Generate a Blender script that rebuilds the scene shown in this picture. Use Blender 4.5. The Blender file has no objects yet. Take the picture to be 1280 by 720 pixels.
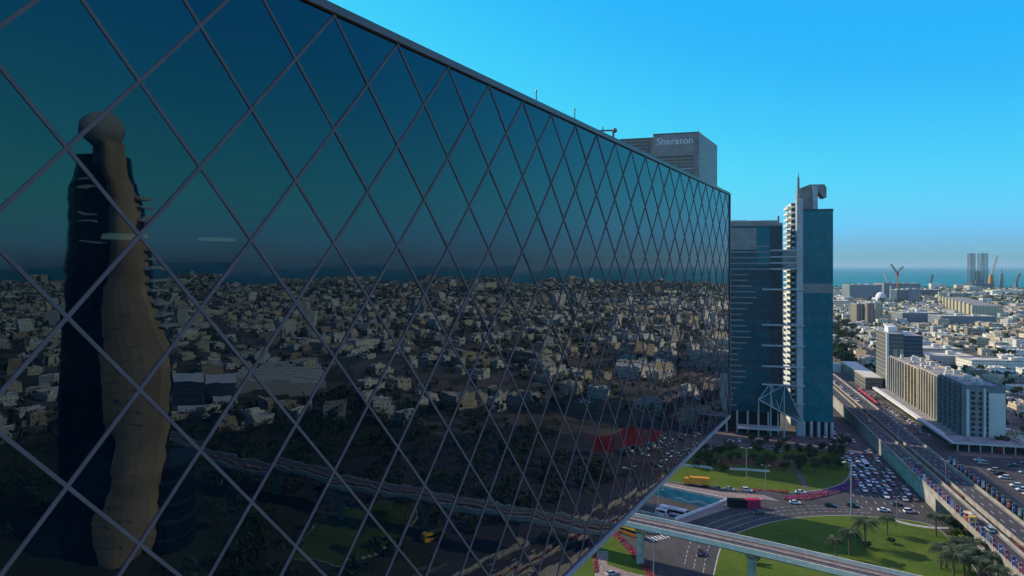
import bpy, bmesh, math, random
from mathutils import Vector, Matrix
R = math.radians
rnd = random.Random(11)
SC = bpy.context.scene
COL = SC.collection

# ------------------------------------------------------------------ camera
F, H, HY = 853.0, 100.0, 332.0          # focal length and horizon, in units of the 1280-wide photo; eye height in metres
cd = bpy.data.cameras.new('camera'); cam = bpy.data.objects.new('camera', cd); COL.objects.link(cam)
cam.location = (0, 0, H); cam.rotation_euler = (R(90), 0, 0)
cd.sensor_width = 36; cd.lens = 36*F/1280; cd.shift_y = -(360-HY)/1280
cd.clip_start = 0.5; cd.clip_end = 200000
SC.camera = cam

# ------------------------------------------------------------------ sky, sun, exposure
SUN_EL, SUN_AZ = 31.0, 57.0             # azimuth measured from +Y towards -X
w = bpy.data.worlds.new('World'); SC.world = w; w.use_nodes = True
nt = w.node_tree; bg = nt.nodes['Background']
sky = nt.nodes.new('ShaderNodeTexSky'); sky.sky_type = 'NISHITA'; sky.sun_disc = False
sky.sun_elevation = R(SUN_EL); sky.sun_rotation = R(-SUN_AZ)
sky.altitude = 100; sky.air_density = 1.0; sky.dust_density = 0.3; sky.ozone_density = 1.5
def wm(op, a, b=0.0):
    n = nt.nodes.new('ShaderNodeMath'); n.operation = op
    for i, x in enumerate((a, b)):
        if isinstance(x, (int, float)): n.inputs[i].default_value = x
        else: nt.links.new(x, n.inputs[i])
    return n.outputs[0]
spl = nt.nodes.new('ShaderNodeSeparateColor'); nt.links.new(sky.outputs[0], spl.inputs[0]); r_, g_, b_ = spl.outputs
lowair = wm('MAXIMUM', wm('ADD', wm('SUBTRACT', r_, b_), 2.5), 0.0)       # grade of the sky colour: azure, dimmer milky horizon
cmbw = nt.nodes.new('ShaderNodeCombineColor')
nt.links.new(wm('ADD', wm('MAXIMUM', wm('SUBTRACT', wm('MULTIPLY', r_, .40), .46), .22), wm('MULTIPLY', wm('MAXIMUM', wm('SUBTRACT', 2.4, g_), 0.0), 2.7)), cmbw.inputs[0])  # last term: red added to the high sky, out of view, to neutralise shade
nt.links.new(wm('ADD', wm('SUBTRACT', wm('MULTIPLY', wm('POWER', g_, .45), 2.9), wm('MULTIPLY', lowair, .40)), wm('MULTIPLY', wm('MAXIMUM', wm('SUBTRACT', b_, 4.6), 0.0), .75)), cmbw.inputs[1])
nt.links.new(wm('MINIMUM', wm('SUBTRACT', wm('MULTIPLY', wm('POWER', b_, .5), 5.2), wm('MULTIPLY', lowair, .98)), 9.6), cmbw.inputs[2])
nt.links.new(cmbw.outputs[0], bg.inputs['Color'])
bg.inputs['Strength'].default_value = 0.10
sl = bpy.data.lights.new('sun', 'SUN'); sl.energy = 4.8; sl.angle = R(0.5); sl.color = (1.0, 0.84, 0.64)
so = bpy.data.objects.new('sun', sl); COL.objects.link(so)
sd = Vector((-math.sin(R(SUN_AZ))*math.cos(R(SUN_EL)), math.cos(R(SUN_AZ))*math.cos(R(SUN_EL)), math.sin(R(SUN_EL))))
so.rotation_euler = sd.to_track_quat('Z', 'Y').to_euler(); so.location = (-200, 100, 400)
SC.view_settings.view_transform = 'Standard'; SC.view_settings.look = 'None'
SC.view_settings.exposure = 0.0; SC.view_settings.gamma = 1.0
SC.view_settings.use_curve_mapping = False
HAZE = 3.8e-5
SC.cycles.max_bounces = 6; SC.cycles.volume_bounces = 0; SC.cycles.diffuse_bounces = 2
SC.cycles.glossy_bounces = 3; SC.cycles.transparent_max_bounces = 6

# ------------------------------------------------------------------ frames of reference
NX, NY = 0.8785, -0.4778                # the glass wall's normal, DX DY its direction
DX, DY = 0.4778, 0.8785
WD = 18.0                               # metres from the eye to the wall
AX, AY = 0.9655, -0.2605                # across the highway
RX, RY = 0.2605, 0.9655                 # along the highway
def gp(px, py, h=0.0):                  # the ground (or a level h) below a sight line
    Y = (H-h)*F/(py-HY); return ((px-640)/F*Y, Y)
def mir(X, Y):                          # seen in the glass wall -> where it stands
    t = X*NX+Y*NY+WD; return (X-2*t*NX, Y-2*t*NY)
def gm(px, py, h=0.0): return mir(*gp(px, py, h))
def qs(q, s): return (q*AX+s*RX, q*AY+s*RY)
def toqs(X, Y): return (X*AX+Y*AY, X*RX+Y*RY)
def proj(X, Y, Z=0): return (640+F*X/Y, HY+(H-Z)*F/Y) if Y > 1 else (-9999, 9999)
def uw(u, off=0.0): return (-WD*NX+u*DX+off*NX, -WD*NY+u*DY+off*NY)
HWA = math.atan2(RY, RX)                # heading of the highway

# ------------------------------------------------------------------ materials
def nodes(name):
    m = bpy.data.materials.new(name); m.use_nodes = True
    t = m.node_tree; return m, t, t.nodes['Principled BSDF']
def N(t, kind, **kw):
    n = t.nodes.new(kind)
    for k, v in kw.items(): setattr(n, k, v)
    return n
def mth(t, op, a, b=None, c=None):
    n = t.nodes.new('ShaderNodeMath'); n.operation = op
    for i, x in enumerate((a, b, c)):
        if x is None: continue
        if isinstance(x, (int, float)): n.inputs[i].default_value = x
        else: t.links.new(x, n.inputs[i])
    return n.outputs[0]
def mixc(t, fac, a, b):
    n = t.nodes.new('ShaderNodeMix'); n.data_type = 'RGBA'
    for i, x in ((0, fac), (6, a), (7, b)):
        if isinstance(x, (int, float)): n.inputs[i].default_value = x
        elif isinstance(x, (tuple, list)): n.inputs[i].default_value = (*x[:3], 1)
        else: t.links.new(x, n.inputs[i])
    return n.outputs[2]
def noise(t, scale, detail=3, coord='pos', rough=.55, sc3=None):
    n = N(t, 'ShaderNodeTexNoise'); n.inputs['Scale'].default_value = scale
    n.inputs['Detail'].default_value = detail; n.inputs['Roughness'].default_value = rough
    if coord == 'pos': src = N(t, 'ShaderNodeNewGeometry').outputs['Position']
    else: src = N(t, 'ShaderNodeTexCoord').outputs['Object']
    if sc3:
        mp = N(t, 'ShaderNodeMapping'); mp.inputs['Scale'].default_value = sc3
        t.links.new(src, mp.inputs[0]); src = mp.outputs[0]
    t.links.new(src, n.inputs['Vector']); return n.outputs['Fac']
def ramp(t, fac, a, b, lo=.35, hi=.65):
    n = N(t, 'ShaderNodeMapRange'); n.inputs[1].default_value = lo; n.inputs[2].default_value = hi
    t.links.new(fac, n.inputs[0]); return mixc(t, n.outputs[0], a, b)
def mat(name, col, rough=.7, spec=.3, metal=0.0, scale=.6, amt=.22, coord='pos', col2=None):
    m, t, p = nodes(name)
    c2 = col2 or tuple(c*(1-amt) for c in col); c1 = col if col2 else tuple(min(1, c*(1+amt*.6)) for c in col)
    f = noise(t, scale, 4, coord)
    t.links.new(ramp(t, f, c1, c2), p.inputs['Base Color'])
    p.inputs['Roughness'].default_value = rough; p.inputs['Specular IOR Level'].default_value = spec
    p.inputs['Metallic'].default_value = metal
    return m
def facade(name, wall, glass=(.02, .035, .05), px=3.0, pz=3.3, wx=.55, wz=.5, amt=.15, grough=.12, vary=.6):
    """wall with rows of windows, by the surface's own position"""
    m, t, p = nodes(name)
    g = N(t, 'ShaderNodeNewGeometry')
    cr = N(t, 'ShaderNodeVectorMath', operation='CROSS_PRODUCT'); t.links.new(g.outputs['True Normal'], cr.inputs[0]); cr.inputs[1].default_value = (0, 0, 1)
    dt = N(t, 'ShaderNodeVectorMath', operation='DOT_PRODUCT'); t.links.new(cr.outputs[0], dt.inputs[0]); t.links.new(g.outputs['Position'], dt.inputs[1])
    sp = N(t, 'ShaderNodeSeparateXYZ'); t.links.new(g.outputs['Position'], sp.inputs[0])
    sn = N(t, 'ShaderNodeSeparateXYZ'); t.links.new(g.outputs['True Normal'], sn.inputs[0])
    hx = mth(t, 'DIVIDE', dt.outputs['Value'], px); hz = mth(t, 'DIVIDE', sp.outputs[2], pz)
    a = mth(t, 'LESS_THAN', mth(t, 'ABSOLUTE', mth(t, 'SUBTRACT', mth(t, 'FRACT', hx), .5)), wx/2)
    b = mth(t, 'LESS_THAN', mth(t, 'ABSOLUTE', mth(t, 'SUBTRACT', mth(t, 'FRACT', hz), .55)), wz/2)
    v = mth(t, 'LESS_THAN', mth(t, 'ABSOLUTE', sn.outputs[2]), .5)
    k = mth(t, 'MULTIPLY', mth(t, 'MULTIPLY', a, b), v)
    cmb = N(t, 'ShaderNodeCombineXYZ'); t.links.new(mth(t, 'FLOOR', hx), cmb.inputs[0]); t.links.new(mth(t, 'FLOOR', hz), cmb.inputs[1])
    wn = N(t, 'ShaderNodeTexWhiteNoise', noise_dimensions='3D'); t.links.new(cmb.outputs[0], wn.inputs['Vector'])
    g2 = tuple(min(1, c*3.2+.03) for c in glass)
    gc = mixc(t, mth(t, 'MULTIPLY', mth(t, 'POWER', wn.outputs['Value'], 3), vary), glass, g2)
    wc = ramp(t, noise(t, .15, 5), wall, tuple(c*(1-amt) for c in wall))
    t.links.new(mixc(t, k, wc, gc), p.inputs['Base Color'])
    t.links.new(mth(t, 'SUBTRACT', .85, mth(t, 'MULTIPLY', k, .85-grough)), p.inputs['Roughness'])
    p.inputs['Specular IOR Level'].default_value = .4
    return m
def curtain(name, col, col2, px=1.5, pz=3.6, line=(.03, .035, .04), ior=1.7, lw=.08, lz=.1, rough=.04):
    """a curtain wall: reflecting panes between thin lines"""
    m, t, p = nodes(name)
    g = N(t, 'ShaderNodeNewGeometry')
    cr = N(t, 'ShaderNodeVectorMath', operation='CROSS_PRODUCT'); t.links.new(g.outputs['True Normal'], cr.inputs[0]); cr.inputs[1].default_value = (0, 0, 1)
    dt = N(t, 'ShaderNodeVectorMath', operation='DOT_PRODUCT'); t.links.new(cr.outputs[0], dt.inputs[0]); t.links.new(g.outputs['Position'], dt.inputs[1])
    sp = N(t, 'ShaderNodeSeparateXYZ'); t.links.new(g.outputs['Position'], sp.inputs[0])
    hx = mth(t, 'DIVIDE', dt.outputs['Value'], px); hz = mth(t, 'DIVIDE', sp.outputs[2], pz)
    a = mth(t, 'LESS_THAN', mth(t, 'FRACT', hx), lw); b = mth(t, 'LESS_THAN', mth(t, 'FRACT', hz), lz)
    k = mth(t, 'MAXIMUM', a, b)
    cmb = N(t, 'ShaderNodeCombineXYZ'); t.links.new(mth(t, 'FLOOR', hx), cmb.inputs[0]); t.links.new(mth(t, 'FLOOR', hz), cmb.inputs[1])
    wn = N(t, 'ShaderNodeTexWhiteNoise', noise_dimensions='3D'); t.links.new(cmb.outputs[0], wn.inputs['Vector'])
    fl = N(t, 'ShaderNodeTexWhiteNoise', noise_dimensions='1D'); t.links.new(mth(t, 'FLOOR', hz), fl.inputs['W'])
    f = mth(t, 'ADD', mth(t, 'MULTIPLY', mth(t, 'POWER', wn.outputs['Value'], 2), .6), mth(t, 'MULTIPLY', fl.outputs['Value'], .4))
    t.links.new(mixc(t, k, mixc(t, f, col, col2), line), p.inputs['Base Color'])
    t.links.new(mth(t, 'ADD', rough, mth(t, 'MULTIPLY', k, .5)), p.inputs['Roughness'])
    p.inputs['IOR'].default_value = ior
    bp = N(t, 'ShaderNodeBump'); bp.inputs['Strength'].default_value = .35; bp.inputs['Distance'].default_value = .02
    t.links.new(mth(t, 'ADD', noise(t, .35, 2), mth(t, 'MULTIPLY', wn.outputs['Value'], .3)), bp.inputs['Height']); t.links.new(bp.outputs[0], p.inputs['Normal'])
    return m
M = {}
def mirror_glass():
    m, t, p = nodes('coated_glass')
    p.inputs['IOR'].default_value = 1.98
    # each diamond pane has its own slightly different coating
    g = N(t, 'ShaderNodeNewGeometry'); dt = N(t, 'ShaderNodeVectorMath', operation='DOT_PRODUCT'); t.links.new(g.outputs['Position'], dt.inputs[0]); dt.inputs[1].default_value = (DX, DY, 0)
    sp = N(t, 'ShaderNodeSeparateXYZ'); t.links.new(g.outputs['Position'], sp.inputs[0])
    a = mth(t, 'DIVIDE', mth(t, 'SUBTRACT', dt.outputs['Value'], 9.71), 1.898*2); b = mth(t, 'DIVIDE', mth(t, 'SUBTRACT', sp.outputs[2], H-.305*4.25), 4.25)
    cmb = N(t, 'ShaderNodeCombineXYZ'); t.links.new(mth(t, 'FLOOR', mth(t, 'ADD', a, b)), cmb.inputs[0]); t.links.new(mth(t, 'FLOOR', mth(t, 'SUBTRACT', a, b)), cmb.inputs[1])
    wn = N(t, 'ShaderNodeTexWhiteNoise', noise_dimensions='3D'); t.links.new(cmb.outputs[0], wn.inputs['Vector'])
    streak = noise(t, 1.4, 4, 'pos', .6, (1, 1, .05))
    t.links.new(mixc(t, mth(t, 'MULTIPLY', wn.outputs['Value'], streak), (.0005, .004, .010), (.003, .014, .026)), p.inputs['Base Color'])
    t.links.new(mixc(t, wn.outputs['Value'], (.50, .70, .86), (.60, .80, .96)), p.inputs['Specular Tint'])
    t.links.new(mth(t, 'MULTIPLY', mth(t, 'MAXIMUM', mth(t, 'SUBTRACT', streak, .52), 0.0), .05), p.inputs['Roughness'])
    h = noise(t, .30, 1, 'pos', .5, (1, 1, 1.8)); h2 = noise(t, 1.1, 1, 'pos', .5, (1, 1, 2.2))
    bp = N(t, 'ShaderNodeBump'); bp.inputs['Strength'].default_value = 1.0; bp.inputs['Distance'].default_value = .0072
    t.links.new(mth(t, 'ADD', h, mth(t, 'MULTIPLY', h2, .12)), bp.inputs['Height']); t.links.new(bp.outputs[0], p.inputs['Normal'])
    tr = N(t, 'ShaderNodeBsdfTransparent'); tr.inputs[0].default_value = (.35, .62, .66, 1)     # a little of the rooms behind shows through
    mx = N(t, 'ShaderNodeMixShader'); mx.inputs[0].default_value = .10
    t.links.new(p.outputs[0], mx.inputs[1]); t.links.new(tr.outputs[0], mx.inputs[2]); t.links.new(mx.outputs[0], t.nodes['Material Output'].inputs['Surface'])
    return m
M['coated'] = mirror_glass()
M['mullion'] = mat('mullion_paint', (.165, .122, .135), .6, .2, amt=.12, scale=1.2)
M['coping'] = mat('coping_metal', (.14, .105, .11), .4, .5, amt=.12)
M['trim'] = mat('edge_trim', (.30, .31, .34), .4, .5, amt=.1)
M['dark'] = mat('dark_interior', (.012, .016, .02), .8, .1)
M['roofing'] = mat('roofing', (.30, .29, .27), .85, .2, scale=.25, amt=.35)
M['conc'] = mat('concrete', (.36, .34, .31), .8, .25, scale=.35, amt=.25)
M['concd'] = mat('weathered_concrete', (.22, .21, .2), .85, .2, scale=.3, amt=.3)
M['white'] = mat('white_paint', (.74, .73, .70), .6, .3, amt=.1)
M['offwhite'] = mat('off_white_plaster', (.62, .58, .50), .8, .2, amt=.15)
M['steel'] = mat('grey_steel', (.35, .36, .38), .4, .5, metal=.4, amt=.1)
M['black'] = mat('black_rubber', (.015, .015, .017), .7, .3)
M['carglass'] = mat('car_glass', (.012, .016, .02), .06, .6)
M['red'] = mat('red_paint', (.42, .03, .035), .5, .3)
M['orange'] = mat('orange_paint', (.62, .22, .03), .5, .3)
M['yellow'] = mat('yellow_paint', (.70, .42, .03), .4, .4, amt=.12)
M['blue'] = mat('blue_cloth', (.06, .09, .32), .7, .2)
M['redcloth'] = mat('red_cloth', (.50, .06, .10), .7, .2)
M['whitecloth'] = mat('pale_cloth', (.55, .52, .58), .7, .2)
def asphalt():
    m, t, p = nodes('asphalt')
    f = noise(t, .06, 5); f2 = noise(t, 2.2, 3); st = noise(t, .5, 2, 'pos', .5, (1, .12, 1))
    c = ramp(t, f, (.062, .060, .060), (.040, .040, .043)); c = mixc(t, mth(t, 'MULTIPLY', f2, .5), c, (.075, .07, .066))
    c = mixc(t, mth(t, 'MULTIPLY', mth(t, 'GREATER_THAN', st, .58), .4), c, (.026, .026, .028)); c = mixc(t, mth(t, 'MULTIPLY', mth(t, 'GREATER_THAN', noise(t, .035, 2, 'pos', .3), .57), .45), c, (.085, .078, .07))
    t.links.new(c, p.inputs['Base Color']); p.inputs['Roughness'].default_value = .85; p.inputs['Specular IOR Level'].default_value = .25
    return m
M['asphalt'] = asphalt()
M['paver'] = mat('paving', (.27, .21, .18), .85, .2, scale=.8, amt=.3)
M['tarmac'] = mat('weathered_tarmac', (.115, .10, .092), .88, .2, scale=.12, amt=.35)
M['kerb'] = mat('kerb_stone', (.40, .38, .35), .8, .2)
M['line'] = mat('road_paint', (.62, .60, .56), .7, .3, amt=.25, scale=.8)
def grass():
    m, t, p = nodes('lawn_grass')
    f = noise(t, .05, 5); f2 = noise(t, 1.1, 5, 'pos', .7); f3 = noise(t, .25, 3)
    c = ramp(t, f, (.125, .175, .018), (.075, .13, .014)); c = mixc(t, mth(t, 'MULTIPLY', f2, .55), c, (.028, .06, .010))
    c = mixc(t, mth(t, 'MULTIPLY', mth(t, 'GREATER_THAN', f3, .60), .45), c, (.14, .145, .035)); c = mixc(t, mth(t, 'MULTIPLY', mth(t, 'GREATER_THAN', noise(t, .12, 6, 'pos', .7), .63), .7), c, (.16, .13, .06))
    c = mixc(t, mth(t, 'MULTIPLY', noise(t, .35, 1, 'pos', .4, (1, .06, 1)), .35), c, (.05, .10, .015))
    t.links.new(c, p.inputs['Base Color']); p.inputs['Roughness'].default_value = .9; p.inputs['Specular IOR Level'].default_value = .1
    bp = N(t, 'ShaderNodeBump'); bp.inputs['Distance'].default_value = .3; t.links.new(noise(t, 2.5, 4), bp.inputs['Height']); t.links.new(bp.outputs[0], p.inputs['Normal'])
    return m
M['grass'] = grass()
M['soil'] = mat('planting_soil', (.12, .07, .045), .95, .1, scale=.5, amt=.4)
def cityground():
    m, t, p = nodes('sandy_ground')
    f = noise(t, .006, 6); f2 = noise(t, .05, 4); f3 = noise(t, .4, 3)
    c = ramp(t, f, (.24, .20, .155), (.15, .128, .105)); c = mixc(t, mth(t, 'GREATER_THAN', f2, .56), c, (.13, .115, .10))
    c = mixc(t, mth(t, 'MULTIPLY', mth(t, 'GREATER_THAN', noise(t, .03, 4), .54), .8), c, (.045, .06, .025))
    c = mixc(t, mth(t, 'MULTIPLY', f3, .35), c, (.10, .085, .07))
    t.links.new(c, p.inputs['Base Color']); p.inputs['Roughness'].default_value = .95; p.inputs['Specular IOR Level'].default_value = .1
    return m
M['sand'] = cityground()
def seamat():
    m, t, p = nodes('sea_water')
    f = noise(t, .0012, 5, 'pos', .6, (1, 4, 1))
    t.links.new(ramp(t, f, (.001, .22, .25), (.001, .165, .195)), p.inputs['Base Color'])
    p.inputs['Roughness'].default_value = .6; p.inputs['Specular IOR Level'].default_value = .08
    bp = N(t, 'ShaderNodeBump'); bp.inputs['Distance'].default_value = .6; t.links.new(noise(t, .12, 3), bp.inputs['Height']); t.links.new(bp.outputs[0], p.inputs['Normal'])
    return m
M['sea'] = seamat()
def leaf(name, a, b):
    m, t, p = nodes(name)
    oi = N(t, 'ShaderNodeObjectInfo')
    c = ramp(t, noise(t, .9, 2), a, b); c = mixc(t, mth(t, 'MULTIPLY', oi.outputs['Random'], .5), c, b)
    t.links.new(c, p.inputs['Base Color']); p.inputs['Roughness'].default_value = .75; p.inputs['Specular IOR Level'].default_value = .2
    return m
M['leaf'] = leaf('tree_leaves', (.062, .098, .030), (.026, .052, .018))
M['leafd'] = leaf('dark_leaves', (.040, .066, .026), (.016, .034, .014))
M['leafy'] = leaf('yellow_green_leaves', (.24, .24, .02), (.12, .15, .02))
M['frond'] = leaf('palm_fronds', (.085, .11, .055), (.04, .065, .03))
M['bark'] = mat('bark', (.13, .095, .065), .9, .1, scale=3, amt=.4)
M['magenta'] = mat('magenta_flowers', (.40, .035, .20), .8, .1, scale=1.5, amt=.4)
M['purple'] = mat('purple_flowers', (.16, .05, .30), .8, .1, scale=1.5, amt=.4)
M['crimson'] = mat('crimson_flowers', (.42, .03, .09), .8, .1, scale=1.5, amt=.4)

# ------------------------------------------------------------------ mesh builder and scene tree
class MB:
    def __init__(s): s.v = []; s.f = []; s.m = []
    def poly(s, pts, mi=0):
        n = len(s.v); s.v += [tuple(p) for p in pts]; s.f.append(tuple(range(n, n+len(pts)))); s.m.append(mi)
    def hexa(s, b, t, mi=0, mt=None):
        """prism between bottom loop b and top loop t"""
        n = len(s.v); k = len(b); s.v += [tuple(p) for p in b]+[tuple(p) for p in t]
        s.f.append(tuple(range(n+k-1, n-1, -1))); s.m.append(mi)
        s.f.append(tuple(range(n+k, n+2*k))); s.m.append(mi if mt is None else mt)
        for i in range(k):
            j = (i+1) % k; s.f.append((n+i, n+j, n+k+j, n+k+i)); s.m.append(mi)
    def prism(s, poly, z0, z1, mi=0, mt=None):
        a = sum(poly[i][0]*poly[(i+1) % len(poly)][1]-poly[(i+1) % len(poly)][0]*poly[i][1] for i in range(len(poly)))
        if a < 0: poly = poly[::-1]
        s.hexa([(x, y, z0) for x, y in poly], [(x, y, z1) for x, y in poly], mi, mt)
    def box(s, x0, x1, y0, y1, z0, z1, mi=0, mt=None):
        s.prism([(x0, y0), (x1, y0), (x1, y1), (x0, y1)], z0, z1, mi, mt)
    def qbox(s, q0, q1, s0, s1, z0, z1, mi=0, mt=None, o=None, fr=None):
        fr = fr or qs
        s.prism([fr(q0, s0), fr(q1, s0), fr(q1, s1), fr(q0, s1)], z0, z1, mi, mt)
    def tube(s, p0, p1, r0, r1=None, k=6, mi=0):
        r1 = r0 if r1 is None else r1
        p0, p1 = Vector(p0), Vector(p1); d = (p1-p0).normalized()
        a = d.cross(Vector((0, 0, 1)) if abs(d.z) < .9 else Vector((1, 0, 0))).normalized(); b = d.cross(a)
        lo = [p0+(a*math.cos(2*math.pi*i/k)+b*math.sin(2*math.pi*i/k))*r0 for i in range(k)]
        hi = [p1+(a*math.cos(2*math.pi*i/k)+b*math.sin(2*math.pi*i/k))*r1 for i in range(k)]
        s.hexa(lo, hi, mi)
    def bar(s, p0, p1, wd, ht, mi=0):
        """square bar, wd across, ht up"""
        p0, p1 = Vector(p0), Vector(p1); d = (p1-p0).normalized(); up = Vector((0, 0, 1)) if abs(d.z) < .95 else Vector((0, 1, 0))
        a = d.cross(up).normalized(); b = a.cross(d).normalized()
        c = [(-1, -1), (1, -1), (1, 1), (-1, 1)]
        s.hexa([p0+a*wd/2*i+b*ht/2*j for i, j in c], [p1+a*wd/2*i+b*ht/2*j for i, j in c], mi)
    def ball(s, c, r, n=10, mi=0, sz=1.0):
        b = len(s.v); m = n//2+1
        for i in range(m+1):
            th = math.pi*i/m
            for j in range(n):
                ph = 2*math.pi*j/n; s.v.append((c[0]+r*math.sin(th)*math.cos(ph), c[1]+r*math.sin(th)*math.sin(ph), c[2]-r*sz*math.cos(th)))
        for i in range(m):
            for j in range(n):
                k = (j+1) % n; s.f.append((b+i*n+j, b+i*n+k, b+(i+1)*n+k, b+(i+1)*n+j)); s.m.append(mi)
    def build(s, name, mats, parent=None, world=True, smooth=False, recalc=False):
        if not isinstance(mats, (list, tuple)): mats = [mats]
        org = Vector((0, 0, 0))
        if world:
            if parent is not None:
                q = parent
                while q is not None: org = org+q.location; q = q.parent
            else:
                xs = [p[0] for p in s.v]; ys = [p[1] for p in s.v]; zs = [p[2] for p in s.v]
                org = Vector(((min(xs)+max(xs))/2, (min(ys)+max(ys))/2, min(zs)))
        me = bpy.data.meshes.new(name)
        me.from_pydata([(p[0]-org[0], p[1]-org[1], p[2]-org[2]) for p in s.v], [], s.f)
        for m in mats: me.materials.append(m)
        me.polygons.foreach_set('material_index', s.m)
        if smooth: me.polygons.foreach_set('use_smooth', [True]*len(me.polygons))
        if recalc:
            bm = bmesh.new(); bm.from_mesh(me); bmesh.ops.remove_doubles(bm, verts=bm.verts, dist=1e-4); bmesh.ops.recalc_face_normals(bm, faces=bm.faces); bm.to_mesh(me); bm.free()
        me.update()
        o = bpy.data.objects.new(name, me); COL.objects.link(o)
        if parent is not None: o.parent = parent
        elif world: o.location = org
        return o
def tag(o, label=None, cat=None, group=None, kind=None):
    if label: o['label'] = label
    if cat: o['category'] = cat
    if group: o['group'] = group
    if kind: o['kind'] = kind
    return o
def thing(name, label, cat, loc=(0, 0, 0), rz=0, group=None):
    o = bpy.data.objects.new(name, None); COL.objects.link(o); o.location = loc; o.rotation_euler = (0, 0, rz); o.empty_display_size = .5
    return tag(o, label, cat, group)
KIDS = {}
def copy_tree(o, loc=None, rz=None, label=None, group=None, sc=None, parent=None):
    c = o.copy(); COL.objects.link(c)
    if parent is not None: c.parent = parent
    if loc is not None: c.location = loc
    if rz is not None: c.rotation_euler = (0, 0, rz)
    if sc is not None: c.scale = sc if isinstance(sc, tuple) else (sc, sc, sc)
    if label: c['label'] = label
    if group: c['group'] = group
    for ch in list(o.children): copy_tree(ch, parent=c)
    return c
class Proto:
    """first use moves the original, later uses copy it"""
    def __init__(s, o): s.o = o; s.used = False
    def put(s, loc, rz=0, label=None, group=None, sc=None):
        if s.used: return copy_tree(s.o, loc, rz, label, group, sc)
        s.used = True; o = s.o; o.location = loc; o.rotation_euler = (0, 0, rz)
        if sc is not None: o.scale = sc if isinstance(sc, tuple) else (sc, sc, sc)
        if label: o['label'] = label
        if group: o['group'] = group
        elif 'group' in o: del o['group']
        return o
def sheet(name, outer, holes, z, m, kind='structure', label=None):
    bm = bmesh.new(); es = []
    for loop in [outer]+holes:
        vs = [bm.verts.new((x, y, z)) for x, y in loop]
        es += [bm.edges.new((vs[i], vs[(i+1) % len(vs)])) for i in range(len(vs))]
    bmesh.ops.triangle_fill(bm, use_beauty=True, edges=es, normal=(0, 0, 1))
    bmesh.ops.recalc_face_normals(bm, faces=bm.faces)
    for f in bm.faces:
        if f.normal.z < 0: f.normal_flip()
    me = bpy.data.meshes.new(name); bm.to_mesh(me); bm.free(); me.materials.append(m)
    o = bpy.data.objects.new(name, me); COL.objects.link(o); return tag(o, label=label, kind=kind)
def smoothloop(pts, n=4):
    out = []; k = len(pts)
    for i in range(k):
        p0, p1, p2, p3 = [Vector(pts[(i+j-1) % k]) for j in range(4)]
        for a in range(n):
            t = a/n; out.append(tuple(.5*((2*p1)+(-p0+p2)*t+(2*p0-5*p1+4*p2-p3)*t*t+(-p0+3*p1-3*p2+p3)*t**3)))
    return out

# ================================================================== the setting
TR = [(18, 346), (92, 290.5), (64, 268), (5, 313)]            # the sunken road
BIG = 45000
sheet('ground', [(-3200, -3200), (3200, -3200), (3200, 3200), (-3200, 3200)], [TR], 0, M['sand'])
g = MB()
for x0, x1, y0, y1 in ((-BIG, BIG, 3200, BIG), (-BIG, BIG, -BIG, -3200), (-BIG, -3200, -3200, 3200), (3200, BIG, -3200, 3200)):
    g.poly([(x0, y0, 0), (x1, y0, 0), (x1, y1, 0), (x0, y1, 0)])
tag(g.build('ground', M['sand'], world=False), kind='structure')
sheet('sea', [(-BIG+50, 3600), (-600, 3250), (500, 3050), (1150, 2880), (1500, 2890), (2300, 2800), (3100, 3000), (4100, 2700), (4700, 1800), (5300, 400), (5600, -1500), (7500, -9000), (9000, -BIG+50), (BIG-50, -BIG+50), (BIG-50, BIG-50), (-BIG+50, BIG-50)], [], .6, M['sea'])
sheet('road', [(-60, 390), (30, 372), (100, 338), (160, 335), (250, 300), (330, 240), (300, 90), (180, 120), (100, 165), (60, 150), (-60, 215)], [TR], .03, M['asphalt'])
sheet('highway', [qs(60, -420), qs(134, -420), qs(134, 440), qs(131, 760), qs(131, 2600), qs(72, 2600), qs(72, 520), qs(62, 420)], [], .06, M['asphalt'])
g = MB(); g.poly([(x, y, -5.5) for x, y in TR]); tag(g.build('underpass_road', M['asphalt']), kind='structure')

def island(name, pts, label, m='grass', z=.2, sm=3, mi_k='kerb'):
    loop = smoothloop(pts, sm) if sm > 1 else pts
    g = MB(); g.prism(loop, 0.0, z, 1, 1)
    o = tag(g.build(name, [M[m], M[mi_k]]), kind='structure')
    a = sum(loop[i][0]*loop[(i+1) % len(loop)][1]-loop[(i+1) % len(loop)][0]*loop[i][1] for i in range(len(loop)))
    cx = sum(p[0] for p in loop)/len(loop); cy = sum(p[1] for p in loop)/len(loop)
    inner = [(cx+(x-cx)*(1-.45/max(3, math.hypot(x-cx, y-cy))), cy+(y-cy)*(1-.45/max(3, math.hypot(x-cx, y-cy)))) for x, y in loop]
    return o, inner, sheet(name, inner, [], z+.02, M[m])
LAWN = [gp(*p) for p in ((891, 722), (889, 760), (900, 840), (980, 900), (1100, 880), (1200, 800), (1228, 740), (1215, 705), (1190, 678), (1174, 662), (1150, 653), (1100, 647), (1050, 644.5), (1000, 647), (959, 654), (932, 662.5), (912, 671), (900, 685))]
island('lawn', LAWN, '')
LAWN2 = [gp(*p) for p in ((755, 664), (775, 676), (800, 706), (818, 726), (835, 770), (760, 800), (640, 780), (560, 700), (640, 660), (700, 655))]
island('lawn', LAWN2, '')
GARDEN = [gp(*p) for p in ((820, 600), (862, 605.5), (925, 613), (985, 616.5), (1035, 611), (1060, 599), (1062, 580), (1046, 566), (960, 560), (880, 562), (800, 570), (780, 590))]
island('lawn', GARDEN, '')
LAWN3 = [gm(*p) for p in ((372, 690), (400, 650), (450, 632), (520, 640), (505, 672), (455, 705))]
island('lawn', LAWN3, '', z=.35)
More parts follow.
